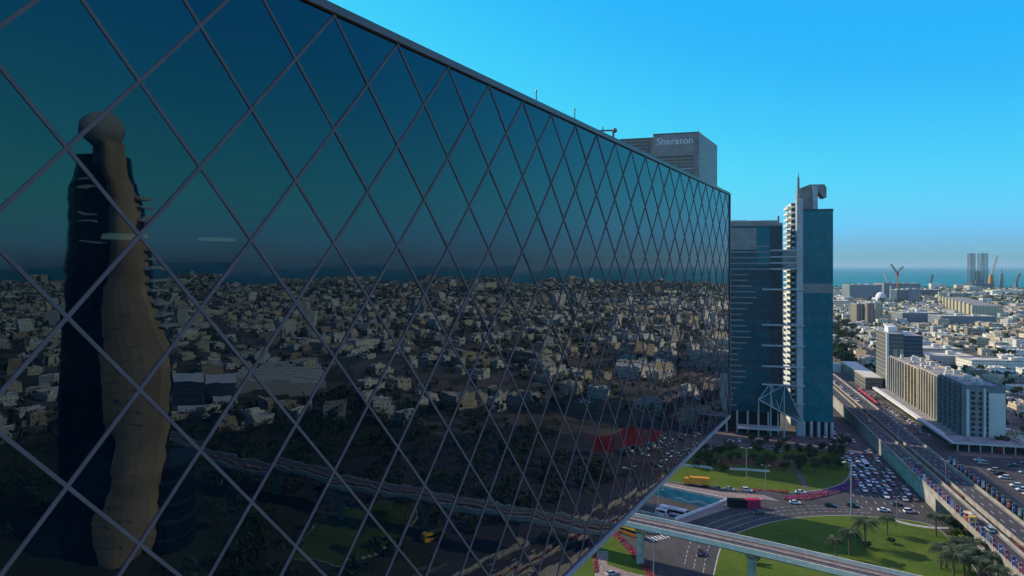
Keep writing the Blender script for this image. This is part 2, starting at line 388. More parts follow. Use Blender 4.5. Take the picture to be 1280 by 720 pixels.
island('green_strip', [qs(116, 235), qs(122, 225), qs(128, 300), qs(130, 340), qs(124, 392), qs(116.3, 400)], '', sm=2)
# brick path with flowers by the near lawn, promenade beside the sunken road
island('brick_path', [gp(742, 700), gp(748, 690), gp(760, 690), gp(758, 706), gp(785, 716), gp(830, 726), gp(800, 740), gp(744, 722)], '', 'paver', .26, 1)
island('promenade', [gp(812, 604.5), gp(850, 611), (96, 292), (99, 289.5), gp(955, 624.5), gp(975, 627), gp(955, 619.5), gp(905, 615.5), gp(850, 606.5), gp(815, 601)], '', 'paver', .16, 1)
island('pavement', [(60.5, 266), (64, 268.8), (91.5, 290.7), (97, 288.5), (92, 283), (68, 265.5)], '', 'paver', .16, 1)
island('lawn_path', [gp(1119, 650.6), gp(1140, 656), gp(1165, 659.6), gp(1186, 660), gp(1186, 662), gp(1165, 661.6), gp(1138, 657.6), gp(1117, 652)], '', 'kerb', .24, 1)
# ground beyond: paved yard under the towers, car park, service strip
sheet('forecourt', [(60, 372), (150, 352), (175, 352), (205, 372), (215, 420), (140, 440), (60, 440)], [], .09, M['tarmac'])
sheet('car_park', [qs(134.5, 300), qs(190, 300), qs(190, 408), qs(134.5, 408)], [], .09, M['asphalt'])
sheet('service_strip', [qs(118, 440), qs(131.5, 440), qs(131.5, 700), qs(116, 700)], [], .11, M['tarmac'])

# wooded park across the highway (the glass wall mirrors it)
M['parkgrass_shade'] = mat('shade_toned_park_grass', (.035, .055, .02), .95, .1, scale=.04, amt=.5, col2=(.075, .075, .045))  # park ground coloured dark, standing in for the shadow over this zone
sheet('park', [qs(136, -420), qs(430, -420), qs(440, -60), qs(420, 200), qs(330, 285), qs(136, 285)], [], .02, M['parkgrass_shade'])
# flower beds: far too many flowers to count
def flowers(name, loop, m, dens=3.2, hgt=.5, m2=None):
    xs = [p[0] for p in loop]; ys = [p[1] for p in loop]; g = MB()
    def inside(x, y):
        c = False
        for i in range(len(loop)):
            (x1, y1), (x2, y2) = loop[i], loop[i-1]
            if (y1 > y) != (y2 > y) and x < (x2-x1)*(y-y1)/(y2-y1)+x1: c = not c
        return c
    for k in range(int((max(xs)-min(xs))*(max(ys)-min(ys))*dens)):
        x = rnd.uniform(min(xs), max(xs)); y = rnd.uniform(min(ys), max(ys))
        if not inside(x, y): continue
        a = rnd.uniform(0, 6.28); s = rnd.uniform(.2, .42); z = rnd.uniform(.3, 1)*hgt
        mi = 1 if rnd.random() < .3 else 0
        g.poly([(x+s*math.cos(a+i*1.57), y+s*math.sin(a+i*1.57), .25+z+rnd.uniform(-.16, .16)) for i in range(4)], mi)
    g.prism(loop, .05, .3, 2)
    return tag(g.build(name, [M[m], M[m2] if m2 else M['leafd'], M['soil']]), kind='stuff')
tag(flowers('flower_bed', [gp(*p) for p in ((978, 622), (1008, 617.8), (1036, 614), (1034, 620.5), (1008, 625.5), (980, 625))], 'magenta'), 'long bed of magenta flowers beside the lane below the garden', 'flower bed')
tag(flowers('flower_bed', [gp(*p) for p in ((1037, 613.5), (1058, 604), (1076, 598), (1080, 604), (1062, 613), (1036, 620))], 'purple'), 'purple flower bed in the wedge between the two lanes at the jam', 'flower bed')
tag(flowers('flower_bed', [gp(*p) for p in ((764, 667), (770, 666), (800, 694), (822, 722), (812, 724), (792, 698))], 'crimson', 4), 'crimson flower hedge along the pavement behind the yellow bus', 'flower bed')
tag(flowers('flower_bed', [gp(*p) for p in ((742, 692), (745, 690), (748, 716), (743, 718))], 'crimson', 6), 'narrow crimson flower border on the brick path near the lower lawn', 'flower bed')
tag(flowers('flower_bed', [gp(*p) for p in ((925, 611), (985, 614.5), (985, 617), (925, 613.6))], 'crimson', 3), 'thin reddish flower edging along the garden lane kerb', 'flower bed')
tag(flowers('flower_bed', [qs(101.6, 120), qs(104.4, 120), qs(104.4, 262), qs(101.6, 262)], 'crimson', 3, .6), 'dark red planting in the gap between the two flyover carriageways', 'flower bed').location.z += 6.6

# road markings
g = MB()
def dash(p, q, wd=.22, ln=3, gap=6, z=.075):
    p, q = Vector(p), Vector(q); d = q-p; L = d.length; d /= L; n = Vector((-d.y, d.x))*wd/2; t = 0
    while t < L:
        a = p+d*t; b = p+d*min(L, t+ln)
        g.poly([(*(a-n), z), (*(b-n), z), (*(b+n), z), (*(a+n), z)]); t += ln+gap
def curve(pts, n=6):
    k = len(pts); o = []
    for i in range(k-1):
        P = [Vector(pts[max(0, min(k-1, i+j-1))]) for j in range(4)]
        for a in range(n):
            t = a/n; o.append(.5*((2*P[1])+(-P[0]+P[2])*t+(2*P[0]-5*P[1]+4*P[2]-P[3])*t*t+(-P[0]+3*P[1]-3*P[2]+P[3])*t**3))
    return o+[Vector(pts[-1])]
for off in (4, 8, 12):                     # the bend round the lawn
    c = curve([Vector(gp(*p))+Vector((-off*.55, off*.8)) for p in ((891, 722), (897, 689), (913, 671), (934, 661.5), (960, 653), (1000, 646), (1050, 643), (1100, 645))])
    for i in range(0, len(c)-1): dash(c[i], c[i]+(c[i+1]-c[i]), .16, 1.8, 99)
for off in (26, 30, 34):
    dash(gp(880-off, 648), gp(905-off*1.2, 674), .25, 3, 4)
for i in range(9):                         # zebra crossing by the bus
    a = Vector(gp(818, 677))+Vector((i*1.25, i*.72)); d = Vector((-1.0, 2.1))
    n = Vector((.28, .16)); g.poly([(*(a-n), .08), (*(a+n), .08), (*(a+n+d*1.6), .08), (*(a-n+d*1.6), .08)])
for q in (66, 69.5, 73, 76.5, 80, 83.5, 87, 90.5): dash(qs(q, 308), qs(q, 470), .2, 3, 5, .09)
for q in (119, 122.5): dash(qs(q, 200), qs(q, 430), .2, 3, 5, .1)
for k in range(17):
    a = Vector(qs(137+0, 306+k*6)); dash(a, qs(142, 306+k*6), .15, 5, 9, .12); dash(qs(150, 306+k*6), qs(155, 306+k*6), .15, 5, 9, .12)
tag(g.build('road_marking', M['line'], world=False), kind='structure')

# ------------------------------------------------------------------ sunken road: walls, mural, portal, parapets
def wallrun(pts, th, z0, z1, g, mi=0):
    for i in range(len(pts)-1):
        p, q = Vector(pts[i]), Vector(pts[i+1]); d = (q-p).normalized(); n = Vector((-d.y, d.x))*th
        g.prism([tuple(p), tuple(q), tuple(q+n), tuple(p+n)], z0, z1, mi)
t = thing('underpass_wall', 'retaining wall of the sunken road painted turquoise with a pale wave', 'wall', (55, 318, -5.5))
a, b = Vector(TR[0]), Vector(TR[1]); d = (b-a).normalized(); n = Vector((-d.y, d.x))
g = MB(); g.prism([tuple(a), tuple(b), tuple(b+n*.6), tuple(a+n*.6)], -5.5, .75); g.build('wall', M['conc'], t)
L = (b-a).length
M['turq'] = mat('turquoise_paint', (.045, .26, .33), .7, .2, scale=.15, amt=.35)
M['sandp'] = mat('sand_coloured_paint', (.34, .27, .20), .8, .2, amt=.2)
M['wave'] = mat('pale_wave_paint', (.36, .42, .42), .7, .2, amt=.2)
def onwall(s, z, off): p = a+d*s-n*off; return (p.x, p.y, z)
g = MB(); S0 = L-62
g.poly([onwall(S0, -.2, .05), onwall(S0, -4.2, .05), onwall(S0+14, -4.6, .05), onwall(S0+30, -4.2, .05), onwall(S0+42, -4.9, .05), onwall(L-.3, -5.3, .05), onwall(L-.3, -.2, .05)][::-1])
g.build('mural_panel', M['turq'], t)
g = MB(); g.poly([onwall(0, -5.45, .025), onwall(L-.4, -5.45, .025), onwall(L-.4, -.25, .025), onwall(0, -.25, .025)]); g.build('painted_band', M['sandp'], t)
g = MB(); prev = None
for i in range(17):
    s = L-24+i*1.3; z = -3.9+.5*math.sin(i*.9)+i*.05
    if prev: g.poly([onwall(prev[0], prev[1]-.35, .085), onwall(s, z-.35, .085), onwall(s, z+.3, .085), onwall(prev[0], prev[1]+.3, .085)])
    prev = (s, z)
g.build('wave_motif', M['wave'], t)
g = MB(); g.prism([tuple(a+n*.05), tuple(b+n*.05), tuple(b+n*.5), tuple(a+n*.5)], .755, .95); g.build('coping', M['offwhite'], t)
g = MB(); wallrun([TR[2], TR[3]], .5, -5.5, .8, g); tag(g.build('underpass_wall', M['conc']), 'plain concrete retaining wall on the near side of the sunken road', 'wall')
t = thing('underpass_portal', 'bridge end where the sunken road dives under the junction, with pale parapet', 'bridge', (78, 279, -5.5))
g = MB(); g.prism([TR[1], TR[2], (66, 265.8), (94, 288.3)], -.9, .025); g.build('deck_edge', M['conc'], t)
g = MB(); p, q = Vector(TR[2]), Vector(TR[1]); dd = (q-p).normalized(); nn = Vector((dd.y, -dd.x))
g.prism([tuple(p), tuple(q), tuple(q+nn*.45), tuple(p+nn*.45)], .025, 1.15); g.build('parapet', M['white'], t)
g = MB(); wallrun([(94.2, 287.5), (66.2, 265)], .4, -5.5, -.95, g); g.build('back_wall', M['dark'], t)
g = MB(); mid = Vector(qs(0, 0))
# barrier down the middle of the sunken road
t = thing('road_barrier', 'row of short posts and rails dividing the sunken road lanes', 'barrier', (50, 305, -5.5))
m0, m1 = Vector((20, 328.5)), Vector((79, 283)); g = MB()
for i in range(34):
    p = m0.lerp(m1, i/33); g.box(p.x-.12, p.x+.12, p.y-.12, p.y+.12, -5.5, -4.0)
g.build('post', M['conc'], t); tag(t.children[0], kind='stuff')
g = MB(); g.bar((*m0, -4.1), (*m1, -4.1), .12, .2); g.bar((*m0, -4.7), (*m1, -4.7), .12, .2); g.build('rail', M['conc'], t)
# railing on the far bank
t = thing('railing', 'thin metal railing with banners along the promenade above the mural', 'railing', (60, 318, 0)); g = MB()
for i in range(40):
    p = Vector((24, 344.5)).lerp(Vector((95, 292.6)), i/39); g.tube((p.x, p.y, .16), (p.x, p.y, 1.5), .05, None, 4)
g.bar((24, 344.5, 1.45), (95, 292.6, 1.45), .08, .08); g.bar((24, 344.5, .8), (95, 292.6, .8), .05, .05)
g.build('rail', M['steel'], t)

# ------------------------------------------------------------------ flyover
t = thing('highway_flyover', 'long two-carriageway highway flyover with pale parapets above the junction', 'flyover', (*qs(103.5, 300), 0))
SS = [-400, -160, -100, -40, 20, 80]+list(range(100, 621, 20))+[680, 740, 800, 860]
M['parapet'] = mat('parapet_concrete', (.34, .30, .25), .85, .2, scale=.3, amt=.3)
def dz(s): return max(.12, min(7.0, 7.0*min((s+150)/220, (850-s)/220)))
def strip(q0, q1, lo, hi, g, mi=0, s0=-400, s1=900, mt=None):
    for a_, b_ in zip(SS, SS[1:]):
        if a_ < s0 or b_ > s1: continue
        b0 = [(*qs(q0, a_), dz(a_)+lo), (*qs(q1, a_), dz(a_)+lo), (*qs(q1, b_), dz(b_)+lo), (*qs(q0, b_), dz(b_)+lo)]
        t0 = [(*qs(q0, a_), dz(a_)+hi), (*qs(q1, a_), dz(a_)+hi), (*qs(q1, b_), dz(b_)+hi), (*qs(q0, b_), dz(b_)+hi)]
        g.hexa(b0, t0, mi, mt)
for nm, q0, q1 in (('carriageway', 94.2, 101.0), ('carriageway', 105.0, 113.2)):
    g = MB(); strip(q0, q1, -1.3, 0, g, 1, mt=0); g.build(nm, [M['asphalt'], M['conc']], t)
for q0, q1, h_ in ((93.6, 94.195, 1.0), (101.005, 101.5, .95), (104.5, 104.995, .95), (113.205, 113.8, 1.0)):
    g = MB(); strip(q0, q1, -1.25, h_, g); g.build('parapet', M['parapet'], t)
g = MB()
for q in (97.6, 107.7, 110.5):
    s = 60
    while s < 618: dash(qs(q, s), qs(q, s+3), .2, 3, 99, 7.03); s += 9
for q in (94.7, 100.5, 105.5, 112.7): dash(qs(q, 80), qs(q, 620), .18, 540, 1, 7.025)
g.build('lane_marking', M['line'], t)
WALLS = {(q_, s_): MB() for q_ in (93.75, 113.3) for s_ in (-400, 312)}
for s0, s1 in ((-400, 272), (312, 860)):
    for a_, b_ in zip(SS, SS[1:]):
        a1, b1 = max(a_, s0), min(b_, s1)
        if a1 >= b1: continue
        for q0, q1 in ((93.75, 94.1), (113.3, 113.65)):
            g = WALLS[q0, s0]
            g.hexa([(*qs(q0, a1), 0), (*qs(q1, a1), 0), (*qs(q1, b1), 0), (*qs(q0, b1), 0)], [(*qs(q0, a1), max(.05, dz(a1)-1.26)), (*qs(q1, a1), max(.05, dz(a1)-1.26)), (*qs(q1, b1), max(.05, dz(b1)-1.26)), (*qs(q0, b1), max(.05, dz(b1)-1.26))])
for g in WALLS.values(): g.build('retaining_wall', M['conc'], t, recalc=True)
for s in (271.5, 312.1): g = MB(); g.qbox(94.1, 113.3, s, s+.4, 0, 5.7); g.build('abutment', M['conc'], t)
for s0, s1 in ((80, 271), (313, 620)): g = MB(); g.qbox(101.5, 104.5, s0, s1, 6.2, 6.75); g.build('median_bed', M['soil'], t)
for q in (96.5, 103, 110.5):
    g = MB(); g.tube((*qs(q, 292), 0), (*qs(q, 292), 5.2), .75, .75, 10); g.qbox(q-2.6, q+2.6, 291, 293, 5.2, 5.68); g.build('pier', M['conc'], t)

# ------------------------------------------------------------------ metro viaduct
M['ballast'] = mat('track_ballast', (.15, .10, .065), .9, .1, scale=1.2, amt=.5)
PATH = curve([(-160, 352), (-60, 293), (39, 231.5), (76.5, 207), (108, 184.5), (170, 143), (235, 105), (330, 62), (470, 25)], 8)
t = thing('metro_viaduct', 'pale concrete elevated railway viaduct with double track crossing the lawns', 'viaduct', (76.5, 207, 0))
def prof(name, sec, m, mats=None):
    """sweep a cross-section of (off, z) along the path"""
    g = MB(); rings = []
    for i, p in enumerate(PATH):
        d = (PATH[min(i+1, len(PATH)-1)]-PATH[max(i-1, 0)]).normalized(); nn = Vector((-d.y, d.x))
        rings.append([(p.x+nn.x*o, p.y+nn.y*o, z) for o, z in sec])
    k = len(sec)
    for r0, r1 in zip(rings, rings[1:]):
        for i in range(k): g.poly([r0[i], r1[i], r1[(i+1) % k], r0[(i+1) % k]])
    g.poly(rings[0]); g.poly(rings[-1][::-1])
    return g.build(name, M[m], t, recalc=True)
prof('girder', [(-4.2, 13.6), (-4.2, 13.95), (4.2, 13.95), (4.2, 13.6), (2.6, 12.3), (1.9, 12.1), (-1.9, 12.1), (-2.6, 12.3)], 'conc')
for s in (-1, 1): prof('parapet', [(s*4.2, 13.5), (s*4.5, 13.4), (s*4.5, 15.0), (s*4.2, 15.0)], 'offwhite')
prof('walkway', [(-.55, 13.96), (.55, 13.96), (.55, 14.55), (-.55, 14.55)], 'paver')
for s in (-1, 1):
    prof('track_bed', [(s*.9, 13.955), (s*3.7, 13.955), (s*3.7, 14.1), (s*.9, 14.1)], 'ballast')
    for o in (1.5, 2.95): prof('rail', [(s*o-.09, 14.1), (s*o+.09, 14.1), (s*o+.09, 14.3), (s*o-.09, 14.3)], 'steel')
acc = 0; last = None; nxt = 0
for i, p in enumerate(PATH):
    if last is not None: acc += (p-last).length
    last = p
for (x, y) in ((-25, 272), (7, 252), (43.0, 229), (73.5, 209), (102, 188.8), (132, 168), (163, 147.5), (196, 127.5), (231, 107.2), (268, 89), (305, 73)):
    g = MB(); g.tube((x, y, 0), (x, y, 10.4), 1.25, 1.25, 14)
    dx, dy = .83, -.557
    lo = [(x-1.1*i-1.4*j*-dy*0, y, 0) for i, j in ()]
    g.hexa([(x+a_*dx*1.2-b_*dy*1.2*-1, y+a_*dy*1.2+b_*dx*1.2*1, 10.4) for a_, b_ in ((-1, -1), (1, -1), (1, 1), (-1, 1))], [(x+a_*dx*1.3+b_*-dy*2.3, y+a_*dy*1.3+b_*dx*2.3, 12.15) for a_, b_ in ((-1, -1), (1, -1), (1, 1), (-1, 1))])
    g.build('pier', M['conc'], t)

# ================================================================== the glass building the camera flies beside
VS = 4.25; DU = 1.898; U0 = 9.71; ZT = H+2.235*VS; ZB = H-4.72*VS; UE = 93.9; UB = -58
def wp(u, z, off=0.0): x, y = uw(u, off); return (x, y, z)
M['slabgrey'] = mat('interior_slab', (.30, .32, .32), .8, .2)
M['lamp'], lt_, lp_ = nodes('ceiling_lamp'); lp_.inputs['Emission Color'].default_value = (.75, 1.0, .9, 1); lp_.inputs['Emission Strength'].default_value = .6
LB = thing('glass_building', 'long dark glass building clad in a diagonal lattice of mirror panes', 'building', wp(UE, ZB))
g = MB(); lo = [wp(UB, ZB+.05, -12), wp(UE-.1, ZB+.05, -12), wp(UE-.1, ZB+.05, -26), wp(UB, ZB+.05, -26)]
g.hexa(lo, [(x, y, ZT-.05) for x, y, z in lo], 0, 1); g.build('body', [M['dark'], M['roofing']], LB)
for k in range(8):
    z = ZB+.06+k*4.2
    if z < ZT-.6: g = MB(); g.prism([uw(UB+.2, -.45), uw(UE-.3, -.45), uw(UE-.3, -11.9), uw(UB+.2, -11.9)], z, z+.45); g.build('floor_slab', M['slabgrey'], LB)
g = MB(); g.prism([uw(UB, -.4), uw(UE-.1, -.4), uw(UE-.1, -11.95), uw(UB, -11.95)], ZT-.3, ZT-.05); g.build('roof_slab', M['roofing'], LB)
g = MB(); g.prism([uw(UE-.28, -.45), uw(UE-.12, -.45), uw(UE-.12, -11.95), uw(UE-.28, -11.95)], ZB+.06, ZT-.32); g.build('end_wall', M['coping'], LB)
for i in range(14):                        # lit rooms: a few ceiling lights on the floor at eye level
    u = 7.5+i*1.9+(i % 3)*.5; zc = ZB+.06+4.2*5-.01
    if i not in (0, 2, 3, 4): continue
    g = MB(); g.prism([uw(u, -2.4-(i % 2)*1.6), uw(u+1.15, -2.4-(i % 2)*1.6), uw(u+1.15, -2.9-(i % 2)*1.6), uw(u, -2.9-(i % 2)*1.6)], zc-.12, zc-.02); g.build('ceiling_light', M['lamp'], LB)
def clip(poly, ax, lim, keep_less):
    out = []
    for i in range(len(poly)):
        p, q = poly[i], poly[(i+1) % len(poly)]
        a_ = (p[ax] <= lim) if keep_less else (p[ax] >= lim); b_ = (q[ax] <= lim) if keep_less else (q[ax] >= lim)
        if a_: out.append(p)
        if a_ != b_:
            t_ = (lim-p[ax])/(q[ax]-p[ax]); out.append((p[0]+(q[0]-p[0])*t_, p[1]+(q[1]-p[1])*t_))
    return out
panes = []
for c in range(-36, 46):
    uc = U0+c*DU; ph = .305 if c % 2 == 0 else .805
    for k in range(-4, 6):
        zt = H-(k+ph)*VS
        P = [(uc, zt), (uc+DU, zt-VS/2), (uc, zt-VS), (uc-DU, zt-VS/2)]
        for ax, lim, kl in ((0, UE-.12, 1), (0, UB+.1, 0), (1, ZT-.1, 1), (1, ZB+.1, 0)):
            if len(P) > 2: P = clip(P, ax, lim, kl)
        if len(P) < 3: continue
        ar = abs(sum(P[i][0]*P[(i+1) % len(P)][1]-P[(i+1) % len(P)][0]*P[i][1] for i in range(len(P))))/2
        if ar < .05: continue
        ta, tb = rnd.gauss(0, .0028), rnd.gauss(0, .0028)
        zc = zt-VS/2
        pts = [wp(u, z, ta*(u-uc)+tb*(z-zc)) for u, z in P]
        X, Y, Z = wp(uc, zc); px, py = proj(X, Y, Z) if Y > 2 else (-9999, 0)
        vis = -60 < px < 920 and -60 < py < 790
        panes.append((0 if vis else 1, math.hypot(X, Y), pts))
panes.sort(key=lambda r: (r[0], r[1]))
for r in panes[:100]:
    g = MB(); g.poly(r[2][::-1]); g.build('glass_pane', M['coated'], LB)
g = MB()
for r in panes[100:]: g.poly(r[2][::-1])
tag(g.build('glass_pane', M['coated'], LB), kind='stuff')
g = MB()                                   # the lattice: two families of straight bars, clipped to the facade
def bars(sg):
    sl_ = VS/2/DU
    for k in range(-60, 70):
        z0 = H-(k+.305)*VS                 # passes node (U0, z0) with slope sg
        us = [(UB+.1), (UE-.12)]
        lo, hi = us
        ua, ub = (ZT-.1-z0)/(sg*sl_)+U0, (ZB+.1-z0)/(sg*sl_)+U0
        a_, b_ = max(lo, min(ua, ub)), min(hi, max(ua, ub))
        if b_-a_ < .3: continue
        o = .010 if sg > 0 else .006
        A_, B_ = Vector(wp(a_, z0+sg*sl_*(a_-U0), o)), Vector(wp(b_, z0+sg*sl_*(b_-U0), o)); d_ = (B_-A_).normalized()
        nn = Vector((NX, NY, 0)); s_ = d_.cross(nn).normalized()*.060
        c4 = lambda P: [P-s_-nn*.06, P+s_-nn*.06, P+s_*.8+nn*.03, P-s_*.8+nn*.03]
        g.hexa(c4(A_), c4(B_))
bars(1); bars(-1)
g.build('diagonal_mullions', M['mullion'], LB)
g = MB()
def wbox(u0, u1, z0, z1, o0, o1, mi=0):
    g.prism([uw(u0, o0), uw(u1, o0), uw(u1, o1), uw(u0, o1)], z0, z1, mi)
wbox(UB, UE, ZT-.12, ZT+.12, -.5, .16); wbox(UB, UE, ZT+.12, ZT+.26, -.6, .04); g.build('roof_coping', M['coping'], LB)
g = MB(); wbox(UB, UE, ZB-.22, ZB+.14, -.4, .14); g.build('bottom_trim', M['trim'], LB)
g = MB(); wbox(UE-.14, UE+.1, ZB+.14, ZT-.12, -.4, .13); g.build('corner_trim', M['coping'], LB)
g = MB(); wbox(UB, UE, ZB-.1, ZB+.05, -26, -.4); g.build('soffit', M['coping'], LB)
# on the roof
for u, h_, lab in ((38.5, 1.5, 'thin roof mast on the glass building, the one farther from the crane arm'), (44.6, 1.6, 'thin roof mast on the glass building, the one nearer the crane arm')):
    x, y = uw(u, -1.2); g = MB(); g.tube((x, y, ZT-.05), (x, y, ZT+h_), .05, .035, 5); g.box(x-.15, x+.15, y-.15, y+.15, ZT-.05, ZT+.15)
    g.ball((x, y, ZT+h_), .07, 6)
    tag(g.build('roof_mast', M['coping']), lab, 'mast', 'roof masts')
t = thing('facade_crane', 'small facade maintenance crane arm with round end on the roof edge', 'crane', wp(53, ZT, -1.4))
g = MB(); g.box(*[v for p in zip(wp(53, 0, -1.4)[:2]) for v in (p[0]-.35, p[0]+.35)], ZT-.05, ZT+.6); g.tube(wp(53, ZT+.6, -1.4), wp(53, ZT+1.45, -1.4), .1, .09, 8); g.build('pedestal', M['coping'], t)
g = MB(); JX, JY, JZ = wp(53, ZT+1.5, -1.4); g.bar((JX-1.75, JY-.1, JZ), (JX+.1, JY, JZ+.06), .1, .12); g.bar((JX-.85, JY-.04, JZ-.75), (JX-.85, JY-.04, JZ+.35), .08, .08); g.build('jib', M['coping'], t)
g = MB(); g.ball((JX+.12, JY, JZ+.05), .21, 10); g.build('winch_drum', M['coping'], t, smooth=True)
# bare earth and a footpath in the shaded garden
sheet('garden_path', [gp(*p) for p in ((985, 571), (990, 571), (1000, 590), (1012, 612), (1006, 614), (996, 594))], [], .25, M['tarmac'])
sheet('bare_earth', smoothloop([gp(*p) for p in ((862, 575), (905, 572), (960, 573), (985, 578), (978, 586), (940, 582), (890, 581))], 4), [], .235, M['soil'])

# ================================================================== towers
M['tealglass'] = curtain('teal_curtain_wall', (.0, .105, .135), (.001, .19, .225), 1.4, 3.5, (.002, .10, .13), 1.35, .05, .10)
M['darkglass'] = curtain('dark_curtain_wall', (.001, .052, .07), (.002, .11, .14), 1.4, 3.4, (.004, .03, .04), 1.42, .06, .12)
M['bluebld'] = curtain('blue_grey_curtain_wall', (.03, .06, .085), (.06, .11, .14), 1.6, 3.2, (.10, .12, .14), 1.6, .12, .2, .12)
M['cladding'] = mat('grey_cladding', (.27, .235, .22), .55, .4, scale=.2, amt=.2)
M['spandrel'] = mat('pale_spandrel', (.46, .44, .44), .5, .4, amt=.15)
M['slate'] = curtain('slate_curtain_wall', (.012, .03, .042), (.03, .06, .08), 1.4, 3.4, (.03, .035, .04), 1.4, .08, .14)
TO = (169.8, 400.0)
def tw(a, r): return (TO[0]+a*AX+r*RX, TO[1]+a*AY+r*RY)
def tbox(g, a0, a1, r0, r1, z0, z1, mi=0, mt=None): g.prism([tw(a0, r0), tw(a1, r0), tw(a1, r1), tw(a0, r1)], z0, z1, mi, mt)
t = thing('office_tower', 'broad teal glass tower with pale floor bands, beside the slim spired tower', 'tower', (*tw(-30, 0), 0))
g = MB(); tbox(g, -58, -10.6, 0, 14, 13, 123.6, 0, 1); g.build('glass_wall', [M['darkglass'], M['roofing']], t)
g = MB(); tbox(g, -57, -11.5, 2, 13, 0, 13.0); g.build('lobby', M['dark'], t)
g = MB(); tbox(g, -58, -25, -.25, -.02, 109.5, 122.5); tbox(g, -58.1, -10.5, -.35, 14.1, 123.6, 125.2); g.build('crown_panel', M['cladding'], t)
g = MB(); tbox(g, -25, -10.7, -.12, -.02, 100.5, 123); g.build('blue_bay', M['tealglass'], t)
g = MB(); tbox(g, -17.5, -10.46, -.3, .6, 14, 123.5); g.build('corner_pier', M['slate'], t)
z = 13.5; i = 0
while z < 110:
    ln = (-10.7 if z > 93 else -26.5-(3.2*math.sin(i*.9)+(93-z)*.12)); g = MB(); tbox(g, -58, ln, -.28, -.02, z+2.5, z+3.25); g.build('floor_band', M['cladding'], t); z += 3.4; i += 1
for z in (85.5, 64.5, 52.3, 40, 29.2, 18.5):
    g = MB(); tbox(g, -22, 1.5, -1.2, -.4, z, z+.85); g.build('light_shelf', M['spandrel'], t)
for a_ in (-48, -42, -36, -30, -24, -18.5, -13):
    g = MB(); x, y = tw(a_, -.6); g.tube((x, y, 0), (x, y, 13.2), .55, None, 8); g.build('column', M['spandrel'], t)
g = MB(); tbox(g, -36, -12, -9, 0, 4.2, 5.2); g.build('porch_roof', M['spandrel'], t)
g = MB(); tbox(g, -50, -12, 6, 12, 125.2, 127.2); tbox(g, -53, -51, 3, 5, 125.2, 128); tbox(g, -13, -12, 2, 3, 125.2, 129.5); g.bar((*tw(-50, 2), 127.4), (*tw(-30, 2), 127.2), .25, .25); g.build('roof_plant', M['cladding'], t)
# tent-like canopy
c = thing('entrance_canopy', 'peaked tensile glass canopy on white masts between the two towers', 'canopy', (*tw(-12, -8), 0))
ap = [(*tw(-18, -6), 31), (*tw(-9.5, -6), 31)]
base = [(*tw(-24.5, -9), 22), (*tw(0, -6.5), 8.5)]
g = MB()
for a_ in (-24.5, -17.8, -10.5): x, y = tw(a_, -8); g.tube((x, y, 0), (x, y, 22 if a_ < -20 else 28), .35, .28, 6)
g.build('mast', M['spandrel'], c)
g = MB(); g.bar(base[0], base[1], .6, .6)
for p in ap: g.bar(p, base[1], .35, .35); g.bar(p, base[0], .35, .35); g.bar(p, (*tw(-13, -8), 16.5), .3, .3)
g.bar(ap[0], (*tw(-17, -9), 18.2), .3, .3); g.build('frame', M['spandrel'], c)
g = MB()
for p in ap: g.poly([base[0], (*tw(-13, -7.5), 15.8), p]); g.poly([p, (*tw(-13, -7.5), 15.8), base[1]])
g.build('canopy_sheet', M['darkglass'], c)
# slim tower
t = thing('office_tower', 'slim teal glass tower with a hooked crown, spire and stepped balconies at its side', 'tower', (*tw(8, 0), 0))
g = MB(); tbox(g, .8, 16.9, 0, 66, 9, 131.6, 0, 1); g.build('glass_wall', [M['tealglass'], M['roofing']], t)
g = MB(); tbox(g, .6, 17.1, -.2, 66.2, 131.6, 133); g.build('cornice', M['darkglass'], t)
g = MB(); tbox(g, .75, 16.95, -.2, -.03, 84, 89.5); g.build('plant_band', M['cladding'], t)
g = MB(); tbox(g, 1.5, 16, 1, 65, 0, 9.0); g.build('lobby', M['dark'], t)
for a_ in (1.2, 5.2, 9.2, 13.2, 16.4):
    g = MB(); x, y = tw(a_, .4); g.box(x-.7, x+.7, y-.7, y+.7, 0, 9); g.build('column', M['spandrel'], t)
g = MB(); tbox(g, -2.6, .75, 0, 6, 0, 139.5); g.build('shaft', M['spandrel'], t)
g = MB(); x, y = tw(-1.6, 2); g.tube((x, y, 139.4), (x, y, 152), .85, .7, 8); g.tube((x, y, 152), (x, y, 155), .3, .12, 6); g.build('spire', M['cladding'], t)
# crown: a slab with a sloping back and a hooked front
g = MB(); pr = [(-2.2, 133), (8.2, 133), (8.2, 146.5), (13.2, 140.5), (14.8, 140.5), (14.8, 146.2), (13.6, 148.2), (5.5, 148.3), (-.2, 146)]
for lo_, hi_ in ((8, 20),):
    g.hexa([(*tw(a_, lo_), z_) for a_, z_ in pr], [(*tw(a_, hi_), z_) for a_, z_ in pr])
g.build('crown', M['cladding'], t, recalc=True)
g = MB(); tbox(g, 7.0, 9.8, 6.5, 7.98, 133, 147.4); g.build('crown_pier', M['spandrel'], t)
# the sunlit side: stacked balconies
g = MB(); tbox(g, -4.8, .75, 8, 30, 4, 137.5); g.build('side_core', M['offwhite'], t)
z = 12
while z < 137:
    g = MB(); tbox(g, -6.6, -4.6, 10.2, 29, z, z+1.15); tbox(g, -4.6, -2.7, 6.4, 7.98, z, z+1.25); g.build('balcony', M['white'], t); z += 3.5
g = MB(); tbox(g, -4.85, -2.66, 7.7, 7.99, 15, 137); g.build('side_windows', M['darkglass'], t)
